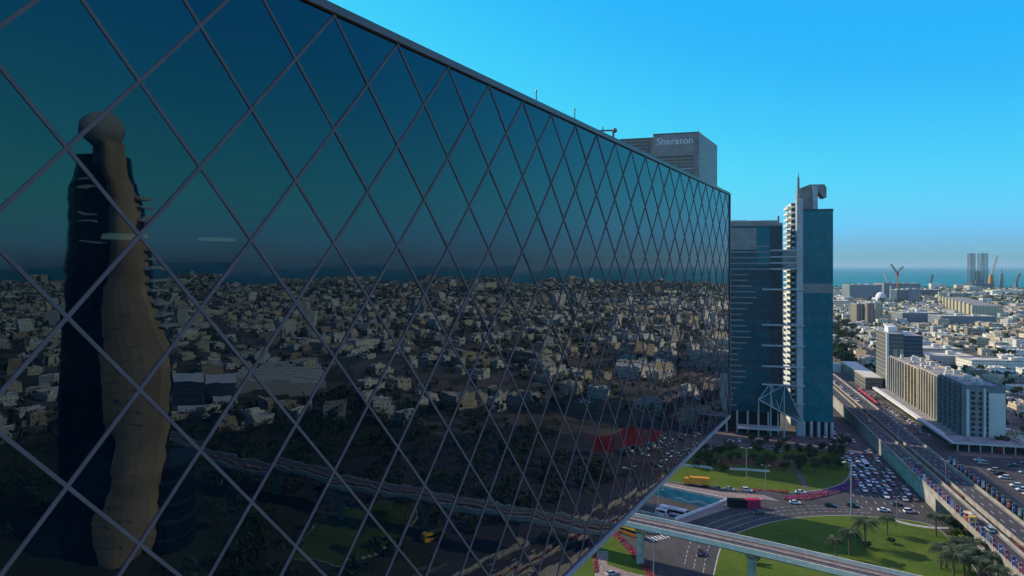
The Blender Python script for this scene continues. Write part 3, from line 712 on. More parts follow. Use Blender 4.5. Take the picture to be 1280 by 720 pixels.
# sky bridge between them
t = thing('sky_bridge', 'enclosed sky bridge with three pale bands between the two teal towers', 'bridge', (*tw(-5, 2), 97.6))
g = MB(); tbox(g, -10.45, -2.65, -.45, 7.5, 97.6, 109.4); g.build('glass_wall', M['concd'], t)
for z in (97.6, 101.2, 104.8, 108.6):
    g = MB(); tbox(g, -17.4, .6, -.75, -.5, z, z+.8); g.build('floor_band', M['spandrel'], t)

# hotel behind
SO = (185.7, 680.0)
HS = 680/480
def hw(f, s): return (SO[0]+HS*(-.93*f+.47*s), SO[1]+HS*(.27*f+.883*s))
def hz_(z): return max(0, 100+(z-100)*HS) if z > 0 else 0
def hbox(g, f0, f1, s0, s1, z0, z1, mi=0, mt=None):
    z0, z1 = hz_(z0), hz_(z1); g.prism([hw(f0, s0), hw(f1, s0), hw(f1, s1), hw(f0, s1)], z0, z1, mi, mt)
M['hotelwall'] = facade('hotel_facade', (.27, .20, .165), (.035, .04, .045), 1.9, 3.4, .72, .5, .15, .2, .35)
M['hotelside'] = facade('hotel_side', (.27, .25, .25), (.03, .04, .055), 4.2, 3.4, .5, .62, .15, .2, .5)
t = thing('hotel_tower', 'tall grey hotel tower with white rooftop lettering rising behind the glass wall', 'hotel', (*hw(28, 30), 0))
g = MB(); hbox(g, 0, 32, 0, 62, 0, 193, 0, 1); g.build('wall', [M['hotelwall'], M['roofing']], t)
g = MB(); hbox(g, 32.05, 58, 3, 60, 0, 192.4, 0, 1); g.build('wing', [M['hotelwall'], M['roofing']], t)
g = MB(); hbox(g, -.35, 32, -.5, -.05, 178, 194.2); hbox(g, -.35, 32, -.5, 63, 193.02, 194.2); g.build('crown_wall', M['cladding'], t)
g = MB(); hbox(g, -.5, 3.2, -.9, .6, 0, 193.5); hbox(g, 31, 34, -.3, 4, 0, 191); g.build('corner_pier', M['concd'], t)
g = MB(); hbox(g, -.55, -.05, .7, 62.2, 0, 193); g.build('side_wall', M['hotelside'], t)
for z in (168, 163.8, 159.6, 150, 140, 130):
    g = MB(); hbox(g, 4, 22, -.45, -.05, z, z+.7); g.build('floor_band', M['spandrel'], t)
def lettering(txt, size, loc, rx, rz, m, parent, ext=.12, squash=1.0, name='sign_lettering', bold=.0):
    cu = bpy.data.curves.new('lettering', 'FONT'); cu.body = txt; cu.size = size; cu.extrude = ext; cu.align_x = 'CENTER'; cu.offset = bold
    o = bpy.data.objects.new('lettering', cu); COL.objects.link(o)
    dg = bpy.context.evaluated_depsgraph_get(); me = bpy.data.meshes.new_from_object(o.evaluated_get(dg))
    bpy.data.objects.remove(o); me.materials.clear(); me.materials.append(m)
    r = bpy.data.objects.new(name, me); COL.objects.link(r)
    if parent is not None:
        r.parent = parent; loc = Vector(loc)-parent.location
    r.location = loc; r.rotation_euler = (rx, 0, rz); r.scale = (squash, 1, 1); return r
x, y = hw(16.5, -.68); lettering('Sheraton', 9.4, (x, y, hz_(186.2)), R(90), math.atan2(-.27, .93), M['white'], t, .1, 1.06, 'sign_lettering', .05)
g = MB(); x, y = hw(20, 12); g.tube((x, y, hz_(194.2)), (x, y, hz_(198)), .2, .15, 4); x, y = hw(1, 4); g.tube((x, y, hz_(194.2)), (x, y, hz_(197.5)), .25, .15, 4); hbox(g, 8, 20, 20, 40, 194.2, 196.5); g.build('roof_plant', M['cladding'], t)
# a tower hidden behind the glass wall: only its shade on the junction shows
t = thing('office_block', 'tall office block standing hidden behind the glass building', 'building', (34, 416, 0))
g = MB(); g.prism([(0, 395), (56, 380), (71.6, 438), (15.6, 453)], 0, 112, 0, 1); g.build('wall', [M['darkglass'], M['roofing']], t)

t = thing('office_block', 'second office block hidden behind the glass building, shading the road bend', 'building', (-25, 338, 0))
g = MB(); g.prism([(x_, y_) for x_, y_ in ((-44, 330), (-13, 321.5), (-6, 346.5), (-37, 355))], 0, 98, 0, 1); g.build('wall', [M['darkglass'], M['roofing']], t)
# ------------------------------------------------------------------ apartment row on the highway
M['aptcream'] = mat('cream_render', (.42, .37, .29), .85, .2, scale=.12, amt=.2)
M['aptgrey'] = mat('grey_render', (.36, .34, .31), .85, .2, scale=.12, amt=.2)
M['aptbeige'] = mat('beige_render', (.46, .385, .27), .85, .2, scale=.12, amt=.2)
M['aptblue'] = mat('blue_grey_panels', (.17, .19, .20), .6, .35, scale=.15, amt=.2)
M['aptwhite'] = mat('grey_white_panels', (.66, .60, .53), .7, .3, scale=.1, amt=.12)
M['win'] = mat('window_glass', (.022, .034, .045), .12, .6, scale=.6, amt=.5)
def apartment(s0, s1, hgt, wall, label, fins, q0=145.0, dep=18.4, blue=False):
    t = thing('apartment_block', label, 'building', (*qs(q0+dep/2, (s0+s1)/2), 0), 0, 'long apartment row beside the highway')
    g = MB(); g.qbox(q0, q0+dep, s0, s1, 0, hgt, 0, 1); g.build('wall', [M[wall], M['roofing']], t)
    nf = int((hgt-5)/2.95); L = s1-s0
    for k in range(nf):                      # one strip of windows per storey, broken by the bays in front of it
        z = 5+k*2.95; g = MB(); nb = int(L/2.4)
        g.qbox(q0-.05, q0-.01, s0+.5, s1-.5, z+.8, z+2.3)
        g.build('window_row', M['win'], t)
    for k in range(nf+1):
        z = 4.5+k*2.95
        for j in range(fins):
            a_ = s0+(j+.5)*L/fins; g = MB(); g.qbox(q0-.55, q0-.06, a_-L/fins*.17, a_+L/fins*.17, z, z+.95); g.build('balcony', M[wall], t)
    for j in range(fins+1):
        a_ = s0+.8+(L-1.6)*j/fins; g = MB(); g.qbox(q0-1.6, q0-.07, a_-.75, a_+.75, 4, hgt+.3); g.build('fin', M[wall], t)
    g = MB(); g.qbox(q0-.25, q0+.2, s0, s1, hgt, hgt+1.1); g.qbox(q0+dep-.3, q0+dep+.05, s0, s1, hgt, hgt+1.1)
    g.qbox(q0+.2, q0+dep-.3, s0, s0+.3, hgt, hgt+1.1); g.build('roof_parapet', M[wall], t)
    g = MB()
    for k in range(int(L/7)):
        a_ = s0+3+k*7+rnd.uniform(-1.5, 1.5); q = q0+rnd.uniform(3, dep-4); g = MB(); g.qbox(q, q+rnd.uniform(1.2, 4), a_, a_+rnd.uniform(1.2, 3.5), hgt, hgt+rnd.uniform(1, 3.2)); g.build('roof_plant', M['offwhite'], t)
    return t
apartment(542.5, 586, 29.5, 'aptgrey', 'far end block of the apartment row, grey-cream with many slim fins', 7)
apartment(512.3, 542, 30, 'aptbeige', 'beige middle block of the apartment row with yellowish walls', 4, 144.6)
apartment(474, 511.8, 31, 'aptcream', 'cream block of the apartment row next to the blue-grey end block', 7, 144.8)
t = apartment(433, 473.5, 32.5, 'aptblue', 'blue-grey shaded end block of the apartment row with a blank pale end panel', 5, 145, 19.4)
def ebox(g, a0, a1, z0, z1, d): g.qbox(145+a0, 145+a1, 433-d, 432.98, z0, z1)
g = MB(); ebox(g, 11.2, 19.2, 4.2, 29.5, .45); g.build('end_panel', M['aptwhite'], t)
g = MB(); ebox(g, 8.6, 9.8, 4.2, 32, .6); g.build('end_pier', M['aptwhite'], t)
g = MB(); ebox(g, .2, 1.7, 4.2, 31, .6); g.build('end_pier', M['aptwhite'], t)
g = MB(); ebox(g, 1.9, 8.4, 4.2, 31.5, .12); g.build('end_wall', M['concd'], t)
for k in range(9):
    g = MB(); z = 5.2+k*2.9; ebox(g, 2.6, 4.6, z, z+1.6, .2); ebox(g, 6.4, 8.0, z, z+1.6, .2); ebox(g, 9.9, 11.0, z, z+1.6, .2); g.build('end_windows', M['win'], t)
t = thing('shop_podium', 'low pale shop podium running in front of the apartment row', 'building', (*qs(138, 500), 0), 0)
g = MB(); g.qbox(136, 144.9, 436, 590, 0, 4.0, 1, 2); g.qbox(133.5, 136.2, 436, 590, 3.6, 4.9, 0); g.build('wall', [M['white'], M['win'], M['roofing']], t)
g = MB(); g.qbox(134, 182, 416, 432.3, 4.2, 5.2, 0, 1); g.qbox(132.5, 134, 416, 440, 4.2, 5.3, 0); g.build('canopy', [M['aptwhite'], M['roofing']], t)
g = MB(); g.qbox(138, 182, 419, 432.3, 0, 4.2); g.build('shopfront', M['win'], t)
for k in range(9):
    g = MB(); x, y = qs(136+k*5.4, 417.5); g.tube((x, y, 0), (x, y, 4.2), .3, None, 6); g.build('column', M['aptwhite'], t)
g = MB(); g.qbox(155, 157.6, 418.6, 418.95, .9, 3.6); g.build('red_sign_panel', M['red'], t)

# office block beyond the row
M['officewin'] = facade('office_grid_wall', (.20, .185, .165), (.03, .05, .06), 1.5, 3.3, .55, .55, .12, .15, .4)
t = thing('office_block', 'tall brown-grey office block with a pale corner stripe and blue-glass back', 'building', (*qs(158, 614), 0))
g = MB(); g.qbox(146, 158, 600, 634, 0, 46, 0, 1); g.build('wall', [M['officewin'], M['roofing']], t)
g = MB(); g.qbox(158.05, 172.5, 604, 634, 0, 44.5, 0, 1); g.build('glass_wing', [M['bluebld'], M['roofing']], t)
g = MB(); g.qbox(145.6, 147.3, 599.3, 601, 0, 46.8); g.build('corner_stripe', M['white'], t)
g = MB(); g.qbox(150.5, 153.5, 599.4, 599.97, 4, 34); g.qbox(155, 157.6, 599.4, 599.97, 4, 34); g.build('end_bay', M['aptcream'], t)
g = MB(); g.qbox(150, 156, 612, 624, 46, 50.5); g.qbox(160, 164, 610, 618, 44.5, 47); g.build('roof_house', M['white'], t)
t = thing('showroom', 'long low grey showroom building in front of the brown office block', 'building', (*qs(136, 650), 0))
g = MB(); g.qbox(131.5, 144, 604, 700, 0, 9, 0, 1); g.build('wall', [M['officewin'], M['roofing']], t)
g = MB(); g.qbox(131.2, 144.2, 603.6, 700.2, 9, 10.2); g.qbox(131.9, 143.5, 604.3, 699.5, 10.2, 10.25, 1); g.build('parapet', [M['aptcream'], M['offwhite']], t)

# ================================================================== the tower seen only in the glass
VY = 232.0; VK = VY/F
def vp(px, py, dep=0.0):
    """a point of that tower from its place in the reflection; dep is away from the viewer"""
    X, Y = mir((px-640)*VK, VY+dep); return (X, Y, H+(HY-py)*VK)
def interp(tab, y):
    for (y0, v0), (y1, v1) in zip(tab, tab[1:]):
        if y <= y1: return v0+(v1-v0)*max(0, (y-y0)/(y1-y0))
    return tab[-1][1]
M['blackglass'] = curtain('black_glass', (.002, .008, .012), (.006, .02, .026), 2.2, 3.6, (.01, .014, .016), 1.4, .06, .1)
M['stone'] = mat('tan_stone_cladding', (.42, .28, .165), .8, .2, scale=.08, amt=.25)
SL = [(182, 126), (224, 130), (287, 137), (320, 138), (362, 123), (420, 122), (474, 131), (532, 132), (549, 142), (616, 138), (649, 125), (703, 132)]
SR = [(182, 146), (228, 149), (257, 163), (303, 171), (362, 173), (403, 184), (420, 187), (457, 205), (503, 206), (545, 200), (590, 194), (620, 186), (670, 186), (703, 176)]
BL = [(200, 76), (240, 70), (278, 65), (370, 61), (470, 59), (560, 59), (640, 64), (715, 72)]
ys = list(range(184, 716, 12))
x, y, z = vp(125, 700, 8)
t = thing('landmark_tower', 'tall tower with tan stone sail, dark glass and sphere on top, mirrored in the wall', 'tower', (x, y, 0))
g = MB(); rings = []
for py in range(200, 716, 10):
    l, r_ = interp(BL, py), interp(SR, py)-5; c_ = (l+r_)/2; hw_ = (r_-l)/2
    rings.append([vp(c_+hw_*math.cos(a_), py, (11 if math.sin(a_) > 0 else 7)*math.sin(a_)+6) for a_ in [2*math.pi*i/20 for i in range(20)]])
for r0, r1 in zip(rings, rings[1:]):
    for i in range(20): g.poly([r0[i], r0[(i+1) % 20], r1[(i+1) % 20], r1[i]])
g.poly(rings[0]); g.poly(rings[-1]); g.build('glass_body', M['blackglass'], t, recalc=True)
g = MB(); fr = []
for py in ys: fr.append([vp(interp(SL, py)+(interp(SR, py)-interp(SL, py))*k_/6, py, -3.2-1.6*math.sin(math.pi*k_/6)+.25*k_/6) for k_ in range(7)]+[vp(interp(SR, py), py, 3), vp(interp(SL, py), py, 1.5)])
for r0, r1 in zip(fr, fr[1:]):
    for i in range(9): g.poly([r0[i], r0[(i+1) % 9], r1[(i+1) % 9], r1[i]])
g.poly(fr[0]); g.poly(fr[-1]); g.build('stone_sail', M['stone'], t, recalc=True)
g = MB()
for k, py in enumerate(range(200, 700, 13)):
    l, r_ = interp(SL, py), interp(SR, py)
    g.bar(vp(l+2, py, -4.2), vp((l+r_)/2, py+1.2, -5.25), .08, .07); g.bar(vp((l+r_)/2, py+1.2, -5.25), vp(r_-1, py+2, -3.0), .08, .07)
g.build('stone_joint', M['concd'], t); tag(t.children[-1], kind='stuff')
g = MB(); g.ball(vp(123, 168, 1), 6.6, 24); g.build('sphere', M['aptgrey'], t, smooth=True)
g = MB(); g.prism([vp(px_, 500, d_)[:2] for px_, d_ in ((114, -1), (140, -1), (140, 5), (114, 5))], vp(0, 215)[2], vp(0, 186)[2]); g.build('sphere_neck', M['concd'], t)
for k, py in enumerate(range(254, 420, 14)):
    g = MB(); g.hexa([vp(*p) for p in ((160, py+4, 0), (interp(SR, py)+9, py+4, 0), (interp(SR, py)+9, py+4, 10), (160, py+4, 10))], [vp(*p) for p in ((160, py, 0), (interp(SR, py)+9, py, 0), (interp(SR, py)+9, py, 10), (160, py, 10))]); g.build('balcony', M['spandrel'], t)
for py in (230, 240, 268, 276, 300):
    g = MB(); g.bar(vp(94, py, -1.6), vp(118 if py < 290 else 130, py+1, -1.6), .4, .6); g.build('balcony', M['spandrel'], t)
x, y, z = vp(200, 650, 10)
t = thing('round_annex', 'low curved glass annex with pale floor rims beside the stone sail tower', 'building', (x, y, 0))
for k in range(5):
    z0 = 1+k*6.0; g = MB(); pts = [vp(194+19*math.cos(a_), 0, 12+10*math.sin(a_))[:2] for a_ in [2*math.pi*i/20 for i in range(20)]]
    g.prism(pts, z0, z0+5.2); g.build('glass_floor', M['blackglass'], t)
    c_ = [sum(p[i] for p in pts)/20 for i in (0, 1)]; g = MB(); g.prism([(c_[0]+(p[0]-c_[0])*1.06, c_[1]+(p[1]-c_[1])*1.06) for p in pts], z0+5.2, z0+6.0); g.build('floor_rim', M['slate'], t)
# white low halls reflected beyond it
t = thing('exhibition_hall', 'low white exhibition hall with stepped roofs mirrored beside the tower', 'building', (*gm(250, 505), 0))
def vbox(g, x0, x1, pyb, hgt, dep, mi=0, mt=None, z0=0):
    p = [gp(x0, pyb), gp(x1, pyb)]; dd = dep
    q = [mir(*p[0]), mir(*p[1]), mir(p[1][0]*(1+dd/p[1][1]), p[1][1]+dd), mir(p[0][0]*(1+dd/p[0][1]), p[0][1]+dd)]
    g.prism(q, z0, z0+hgt, mi, mt)
g = MB(); vbox(g, 206, 252, 506, 16, 40, 0, 1); vbox(g, 254, 292, 502, 13, 40, 0, 1); g.build('hall', [M['bluebld'], M['white']], t)
g = MB(); vbox(g, 222, 262, 522, 5, 18); vbox(g, 262, 300, 510, 5, 20); g.build('porch', M['white'], t)
g = MB()
for k in range(7): vbox(g, 292+k*4, 400-k*2, 486-k*5, 9-k*.2, 14)
g.build('shed_roof', M['offwhite'], t)
M['hoardred'] = mat('faded_red_panel', (.26, .03, .035), .7, .2, scale=.25, amt=.5)
for i, (x0, x1, py, h_) in enumerate(((736, 770, 572, 9), (776, 806, 566, 10), (812, 830, 560, 7))):
    t = thing('hoarding', ['long red hoarding by the highway mirrored in the wall, the one nearest the camera', 'red hoarding by the highway mirrored in the wall, in the middle of three', 'short red hoarding by the highway mirrored in the wall, the farthest of three'][i], 'billboard', (*gm((x0+x1)/2, py), 0), 0, 'red hoardings')
    g = MB(); vbox(g, x0, x1, py, h_, 1.2, z0=3); g.build('panel', M['hoardred'], t)
    g = MB(); vbox(g, x0+2, x0+4, py, 3, .8); vbox(g, x1-4, x1-2, py, 3, .8); g.build('post', M['steel'], t)

# ================================================================== vegetation
def leafquad(g, c, s, mi=0):
    a = Vector((rnd.gauss(0, 1), rnd.gauss(0, 1), rnd.gauss(0, .7))).normalized(); b = a.cross(Vector((rnd.gauss(0, 1), rnd.gauss(0, 1), rnd.gauss(0, 1)))).normalized()
    s2 = s*rnd.uniform(.5, .9)
    g.poly([c-a*s-b*s2*.3, c-b*s2, c+a*s+b*s2*.2, c+b*s2], mi)
def crown(g, c, rx, rz, n, s, mi2=.3):
    blobs = [(Vector(c)+Vector((rnd.uniform(-.7, .7)*rx, rnd.uniform(-.7, .7)*rx, rnd.uniform(-.5, .7)*rz)), rnd.uniform(.3, .6)) for _ in range(7)]
    for k in range(n):
        b, r = rnd.choice(blobs); v = Vector((rnd.gauss(0, 1), rnd.gauss(0, 1), rnd.gauss(0, 1))).normalized()*(rnd.random()**.4)
        leafquad(g, b+Vector((v.x*rx*r, v.y*rx*r, v.z*rz*r*1.1)), s*rnd.uniform(.6, 1.2), 1 if rnd.random() < mi2 else 0)
def make_tree(name, h, rx, rz, n, s, mats, trunk=True):
    t = thing(name, 'green tree', 'tree')
    if trunk:
        g = MB(); g.tube((0, 0, -.1), (0, 0, h-rz), .28, .18, 6)
        for k in range(4):
            a = k*1.57+rnd.uniform(-.5, .5); g.tube((0, 0, h-rz*1.5), (rx*.5*math.cos(a), rx*.5*math.sin(a), h-rz*.4), .14, .05, 4)
        g.build('trunk', M['bark'], t, world=False)
    g = MB(); crown(g, (0, 0, h-rz), rx, rz, n, s); g.build('crown', [M[m] for m in mats], t, world=False); return Proto(t)
TREE = [make_tree('shade_tree', 8, 3.4, 2.9, 420, .55, ('leaf', 'leafd')), make_tree('shade_tree', 7, 2.9, 2.4, 380, .5, ('leafd', 'leaf')), make_tree('shade_tree', 9.5, 3.0, 3.6, 420, .55, ('leaf', 'leafd'))]
FAR = [make_tree('shade_tree', 7.5, 3.6, 3, 120, 1.0, ('leaf', 'leafd')), make_tree('shade_tree', 6.5, 3, 2.6, 110, .95, ('leafd', 'leaf'))]
def tree(x, y, label, group, sc=1.0, far=False, z=0):
    TREE_ = FAR if far else TREE
    return rnd.choice(TREE_).put((x, y, z), rnd.uniform(0, 6.28), label, group, sc)
def inpoly_(x, y, loop):
    c = False
    for i in range(len(loop)):
        (x1, y1), (x2, y2) = loop[i], loop[i-1]
        if (y1 > y) != (y2 > y) and x < (x2-x1)*(y-y1)/(y2-y1)+x1: c = not c
    return c
# garden below the towers
gl = {0: 'dark leafy tree in the shaded garden below the teal towers, toward the glass wall', 1: 'dark leafy tree in the shaded garden below the teal towers, toward the jam'}
for px, py in ((868, 571), (880, 566), (890, 576), (903, 571), (912, 580), (872, 582), (924, 577), (938, 581), (952, 586), (966, 583), (980, 588), (992, 581), (1004, 588), (1018, 592), (1032, 585), (1046, 588), (1054, 575), (1040, 570), (1026, 566), (1010, 572), (998, 566), (985, 570), (1052, 560), (1062, 556), (886, 585), (900, 590)):
    x, y = gp(px+rnd.uniform(-3, 3), py+rnd.uniform(-1.5, 1.5)); tree(x, y, gl[px > 965], 'garden trees below the towers', rnd.uniform(.55, .95))
for k in range(46):
    px, py = rnd.uniform(862, 1060), rnd.uniform(553, 592)
    x, y = gp(px, py)
    if inpoly_(x, y, GARDEN) or py < 566: tree(x, y, gl[px > 965], 'garden trees below the towers', rnd.uniform(.5, .85), True)
def make_shrub(name, lab, mats, n=150, s=.3):
    t = thing(name, lab, 'shrub'); g = MB(); g.tube((0, 0, -.1), (0, 0, .6), .1, .06, 5); g.build('stem', M['bark'], t, world=False)
    g = MB(); crown(g, (0, 0, .95), 1.25, .95, n, s); g.build('foliage', [M[m] for m in mats], t, world=False); return Proto(t)
SHY = make_shrub('yellow_shrub', 'yellow green shrub', ('leafy', 'leaf'), 320, .3)
SHG = make_shrub('round_shrub', 'round green shrub', ('leafd', 'leaf'), 260, .3)
for px, py, sc, lb in ((1196, 678, 2.3, 'bright yellow-green shrub at the lawn edge below the flyover end, the upper left one'), (1203, 677, 2.0, 'bright yellow-green shrub at the lawn edge below the flyover end, right of its twin'), (1231, 708, 2.3, 'bright yellow-green shrub beside the palms at the bottom right corner of the lawn')):
    SHY.put((*gp(px, py), .2), rnd.random()*6, lb, 'yellow shrubs by the flyover', sc)
for px, py, sc, lb in ((1193, 664, 2.6, 'dark round shrub tucked against the flyover bridge end'), (1083, 685.5, 1.2, 'low dark shrub at the foot of the tall palm on the lawn'), (1114, 680, 1.1, 'low dark shrub alone on the lawn below the short palm'), (942, 705, 1.6, 'round shrub beside the nearer viaduct pier on the lawn'), (905, 590, 1.5, 'round clipped shrub on the sunlit garden strip')):
    SHG.put((*gp(px, py), .2), rnd.random()*6, lb, 'dark shrubs', sc)
for i in range(16):
    q = (1216+i*2.2); SHG.put((*gp(1190+i*6, 583+i*4.4), .2), rnd.random()*6, 'low green shrub in the row along the flyover beside the car park', 'shrub row by the car park', rnd.uniform(1, 1.5))

def make_palm(h):
    t = thing('palm_tree', 'palm', 'palm tree'); g = MB(); p = Vector((0, 0, -.1)); lean = rnd.uniform(-.03, .03)
    for k in range(6):
        q = Vector((lean*k*k*.25*h/8, 0, (k+1)*h/6)); g.tube(p, q, .34-.02*k, .32-.02*k, 8); p = q
    g.build('trunk', M['bark'], t, world=False)
    g = MB(); nf = 46
    for k in range(nf):
        a = 2*math.pi*k/nf*5.3; up = rnd.uniform(-.25, 1.15); ln = rnd.uniform(3.2, 4.5); d = Vector((math.cos(a), math.sin(a), 0)); sd_ = Vector((-d.y, d.x, 0)); pts = []
        for j in range(7):
            u = j/6; pts.append(p+d*ln*u*(1-.12*u)+Vector((0, 0, ln*(up*u-(.55+.35*up)*u*u*1.25))))
        for j in range(6):
            g.poly([pts[j]-sd_*.05, pts[j+1]-sd_*.04, pts[j+1]+sd_*.04, pts[j]+sd_*.05])
            for s_ in (-1, 1):
                for o in (0, .5):
                    c = pts[j].lerp(pts[j+1], o); lw_ = .95*math.sin(math.pi*min(1, (j+o)/6*.8+.18)); tip = c+sd_*s_*lw_+d*.35-Vector((0, 0, .22+.2*lw_))
                    g.poly([c, c+d*.26, tip+d*.12, tip])
    g.build('fronds', M['frond'], t, world=False); return t
PALM = Proto(make_palm(7.5))
PL = [(1045, 699, .8, 'short palm by the viaduct at the left end of the palm group'), (1062, 695, .97, 'palm near the viaduct with its crown just left of the tallest lawn palm'), (1081, 684, 1.12, 'tallest palm standing alone in the middle of the lawn'), (1109, 669, .78, 'short palm at the upper lawn edge by the crossing road'), (1170, 671, .92, 'slim palm in front of the flyover bridge opening'),
      (1176, 712, .9, 'palm in the lower right lawn, left of the bottom corner clump'), (1183, 711, .85, 'palm in the lower right lawn close behind another palm'), (1205, 722, 1.0, 'large palm at the bottom frame edge in the corner clump'), (1212, 716, .95, 'palm in the corner clump leaning against the flyover edge'), (1226, 733, .95, 'palm at the bottom frame edge by the flags'), (1248, 742, .9, 'palm cut by the bottom frame edge below the flags'), (1196, 700, .8, 'palm between the yellow shrubs and the corner clump'), (1192, 728, 1.05, 'big palm at the bottom frame edge left of the corner clump'), (1238, 722, .85, 'palm close under the flags above the bottom right corner'), (1218, 705, .9, 'palm just right of the middle yellow shrub group')]
for px, py, sc, lb in PL: PALM.put((*gp(px, py), .15), rnd.random()*6, lb, 'palms on the lawn', sc*1.12)
for i in range(10):
    x, y = gm(*[(395, 640), (430, 632), (470, 634), (505, 655), (455, 690), (400, 668), (300, 640), (330, 615), (270, 660), (350, 560)][i]); PALM.put((x, y, .1), i, 'palm seen only as a reflection in the glass wall', 'mirrored palms', rnd.uniform(.8, 1.1))

# ================================================================== the low city
SEA = [(-3200, 3700), (500, 3050), (1150, 2880), (1500, 2890), (2300, 2800), (3100, 3000), (4100, 2700), (4700, 1800), (5300, 400), (5600, -1500), (5000, -3000), (-3200, -3000)]
def inpoly(x, y, loop):
    c = False
    for i in range(len(loop)):
        (x1, y1), (x2, y2) = loop[i], loop[i-1]
        if (y1 > y) != (y2 > y) and x < (x2-x1)*(y-y1)/(y2-y1)+x1: c = not c
    return c
HC = {'white': (.76, .71, .62), 'cream': (.66, .55, .39), 'pale grey': (.44, .43, .41), 'tan': (.44, .33, .22), 'sand-coloured': (.50, .41, .29), 'brownish': (.30, .23, .17)}
HN = list(HC)
for k in HN: M['h '+k] = facade(k.replace('-', '_').replace(' ', '_')+'_villa_wall', HC[k], (.075, .075, .075), 3.1, 3.4, .30, .36, .22, .4, .4)
M['roofp'] = mat('pale_roof', (.56, .52, .45), .9, .1, scale=.2, amt=.45)
M['roofw'] = mat('white_roof', (.74, .71, .65), .85, .2, scale=.2, amt=.35)
M['roofg'] = mat('grey_roof', (.27, .25, .23), .9, .1, scale=.2, amt=.45)
M['roofr'] = mat('tile_roof', (.30, .12, .08), .85, .2, scale=.4, amt=.3)
def house_into(g, w_, d_, h, fr, wi=0, ri=6, z=0):
    """a flat-roofed house: body, parapet, stair house, tanks, lower annex"""
    def bx(x0, x1, y0, y1, z0, z1, mi, mt=None): g.prism([fr(x0, y0), fr(x1, y0), fr(x1, y1), fr(x0, y1)], z0, z1, mi, mt)
    bx(-w_/2, w_/2, -d_/2, d_/2, z, h, wi, ri)
    for (x0, x1, y0, y1) in ((-w_/2-.05, w_/2+.05, -d_/2-.05, -d_/2+.25), (-w_/2-.05, w_/2+.05, d_/2-.25, d_/2+.05), (-w_/2-.05, -w_/2+.25, -d_/2+.25, d_/2-.25), (w_/2-.25, w_/2+.05, -d_/2+.25, d_/2-.25)): bx(x0, x1, y0, y1, h-.05, h+.8, wi)
    for k in range(rnd.randint(1, 3)):
        x, y = rnd.uniform(-.35, .2)*w_, rnd.uniform(-.35, .2)*d_; bx(x, x+rnd.uniform(1.6, 4.5), y, y+rnd.uniform(1.6, 4), h, h+rnd.uniform(1.0, 2.6), wi, ri)
    for k in range(rnd.randint(3, 6)):
        x, y = rnd.uniform(-.42, .36)*w_, rnd.uniform(-.42, .36)*d_; e = rnd.uniform(.7, 1.5); bx(x, x+e, y, y+e, h+.02, h+rnd.uniform(.7, 1.6), 0 if rnd.random() < .5 else 2)
    if rnd.random() < .7:
        s = rnd.choice((-1, 1)); bx(min(s*w_/2, s*(w_/2+4)), max(s*w_/2, s*(w_/2+4)), -d_*.45, d_*rnd.uniform(.05, .35), z, h*rnd.uniform(.4, .62), wi, ri)
    if rnd.random() < .6: bx(-w_*.3, w_*.2, d_/2, d_/2+rnd.uniform(2, 4), z, h*rnd.uniform(.4, .6), wi, ri)
PH = {}
for c in HN:
    for v in range(4):
        w_, d_, h = [(13, 12, 6.2), (15, 13, 7.2), (12, 14, 4.4), (16, 14, 10)][v]
        g = MB(); house_into(g, w_, d_, h, lambda x, y: (x, y)); o = g.build('flat_roofed_house', [M['h '+c]]+[M['roofp']]*5+[M[rnd.choice(('roofp', 'roofg', 'roofw', 'roofw'))]], world=False)
        tag(o, 'house', 'house'); PH[c, v] = Proto(o)
VN = ['two-storey flat-roofed house', 'large two-storey flat-roofed house', 'single-storey flat-roofed house', 'three-storey flat-roofed block']
blockers = []
def blocked(x, y, r=14): return any((x-a)**2+(y-b)**2 < (r+c)**2 for a, b, c in blockers)
def far_thing(name, label, cat, boxes, mats, px=None, group=None):
    pass
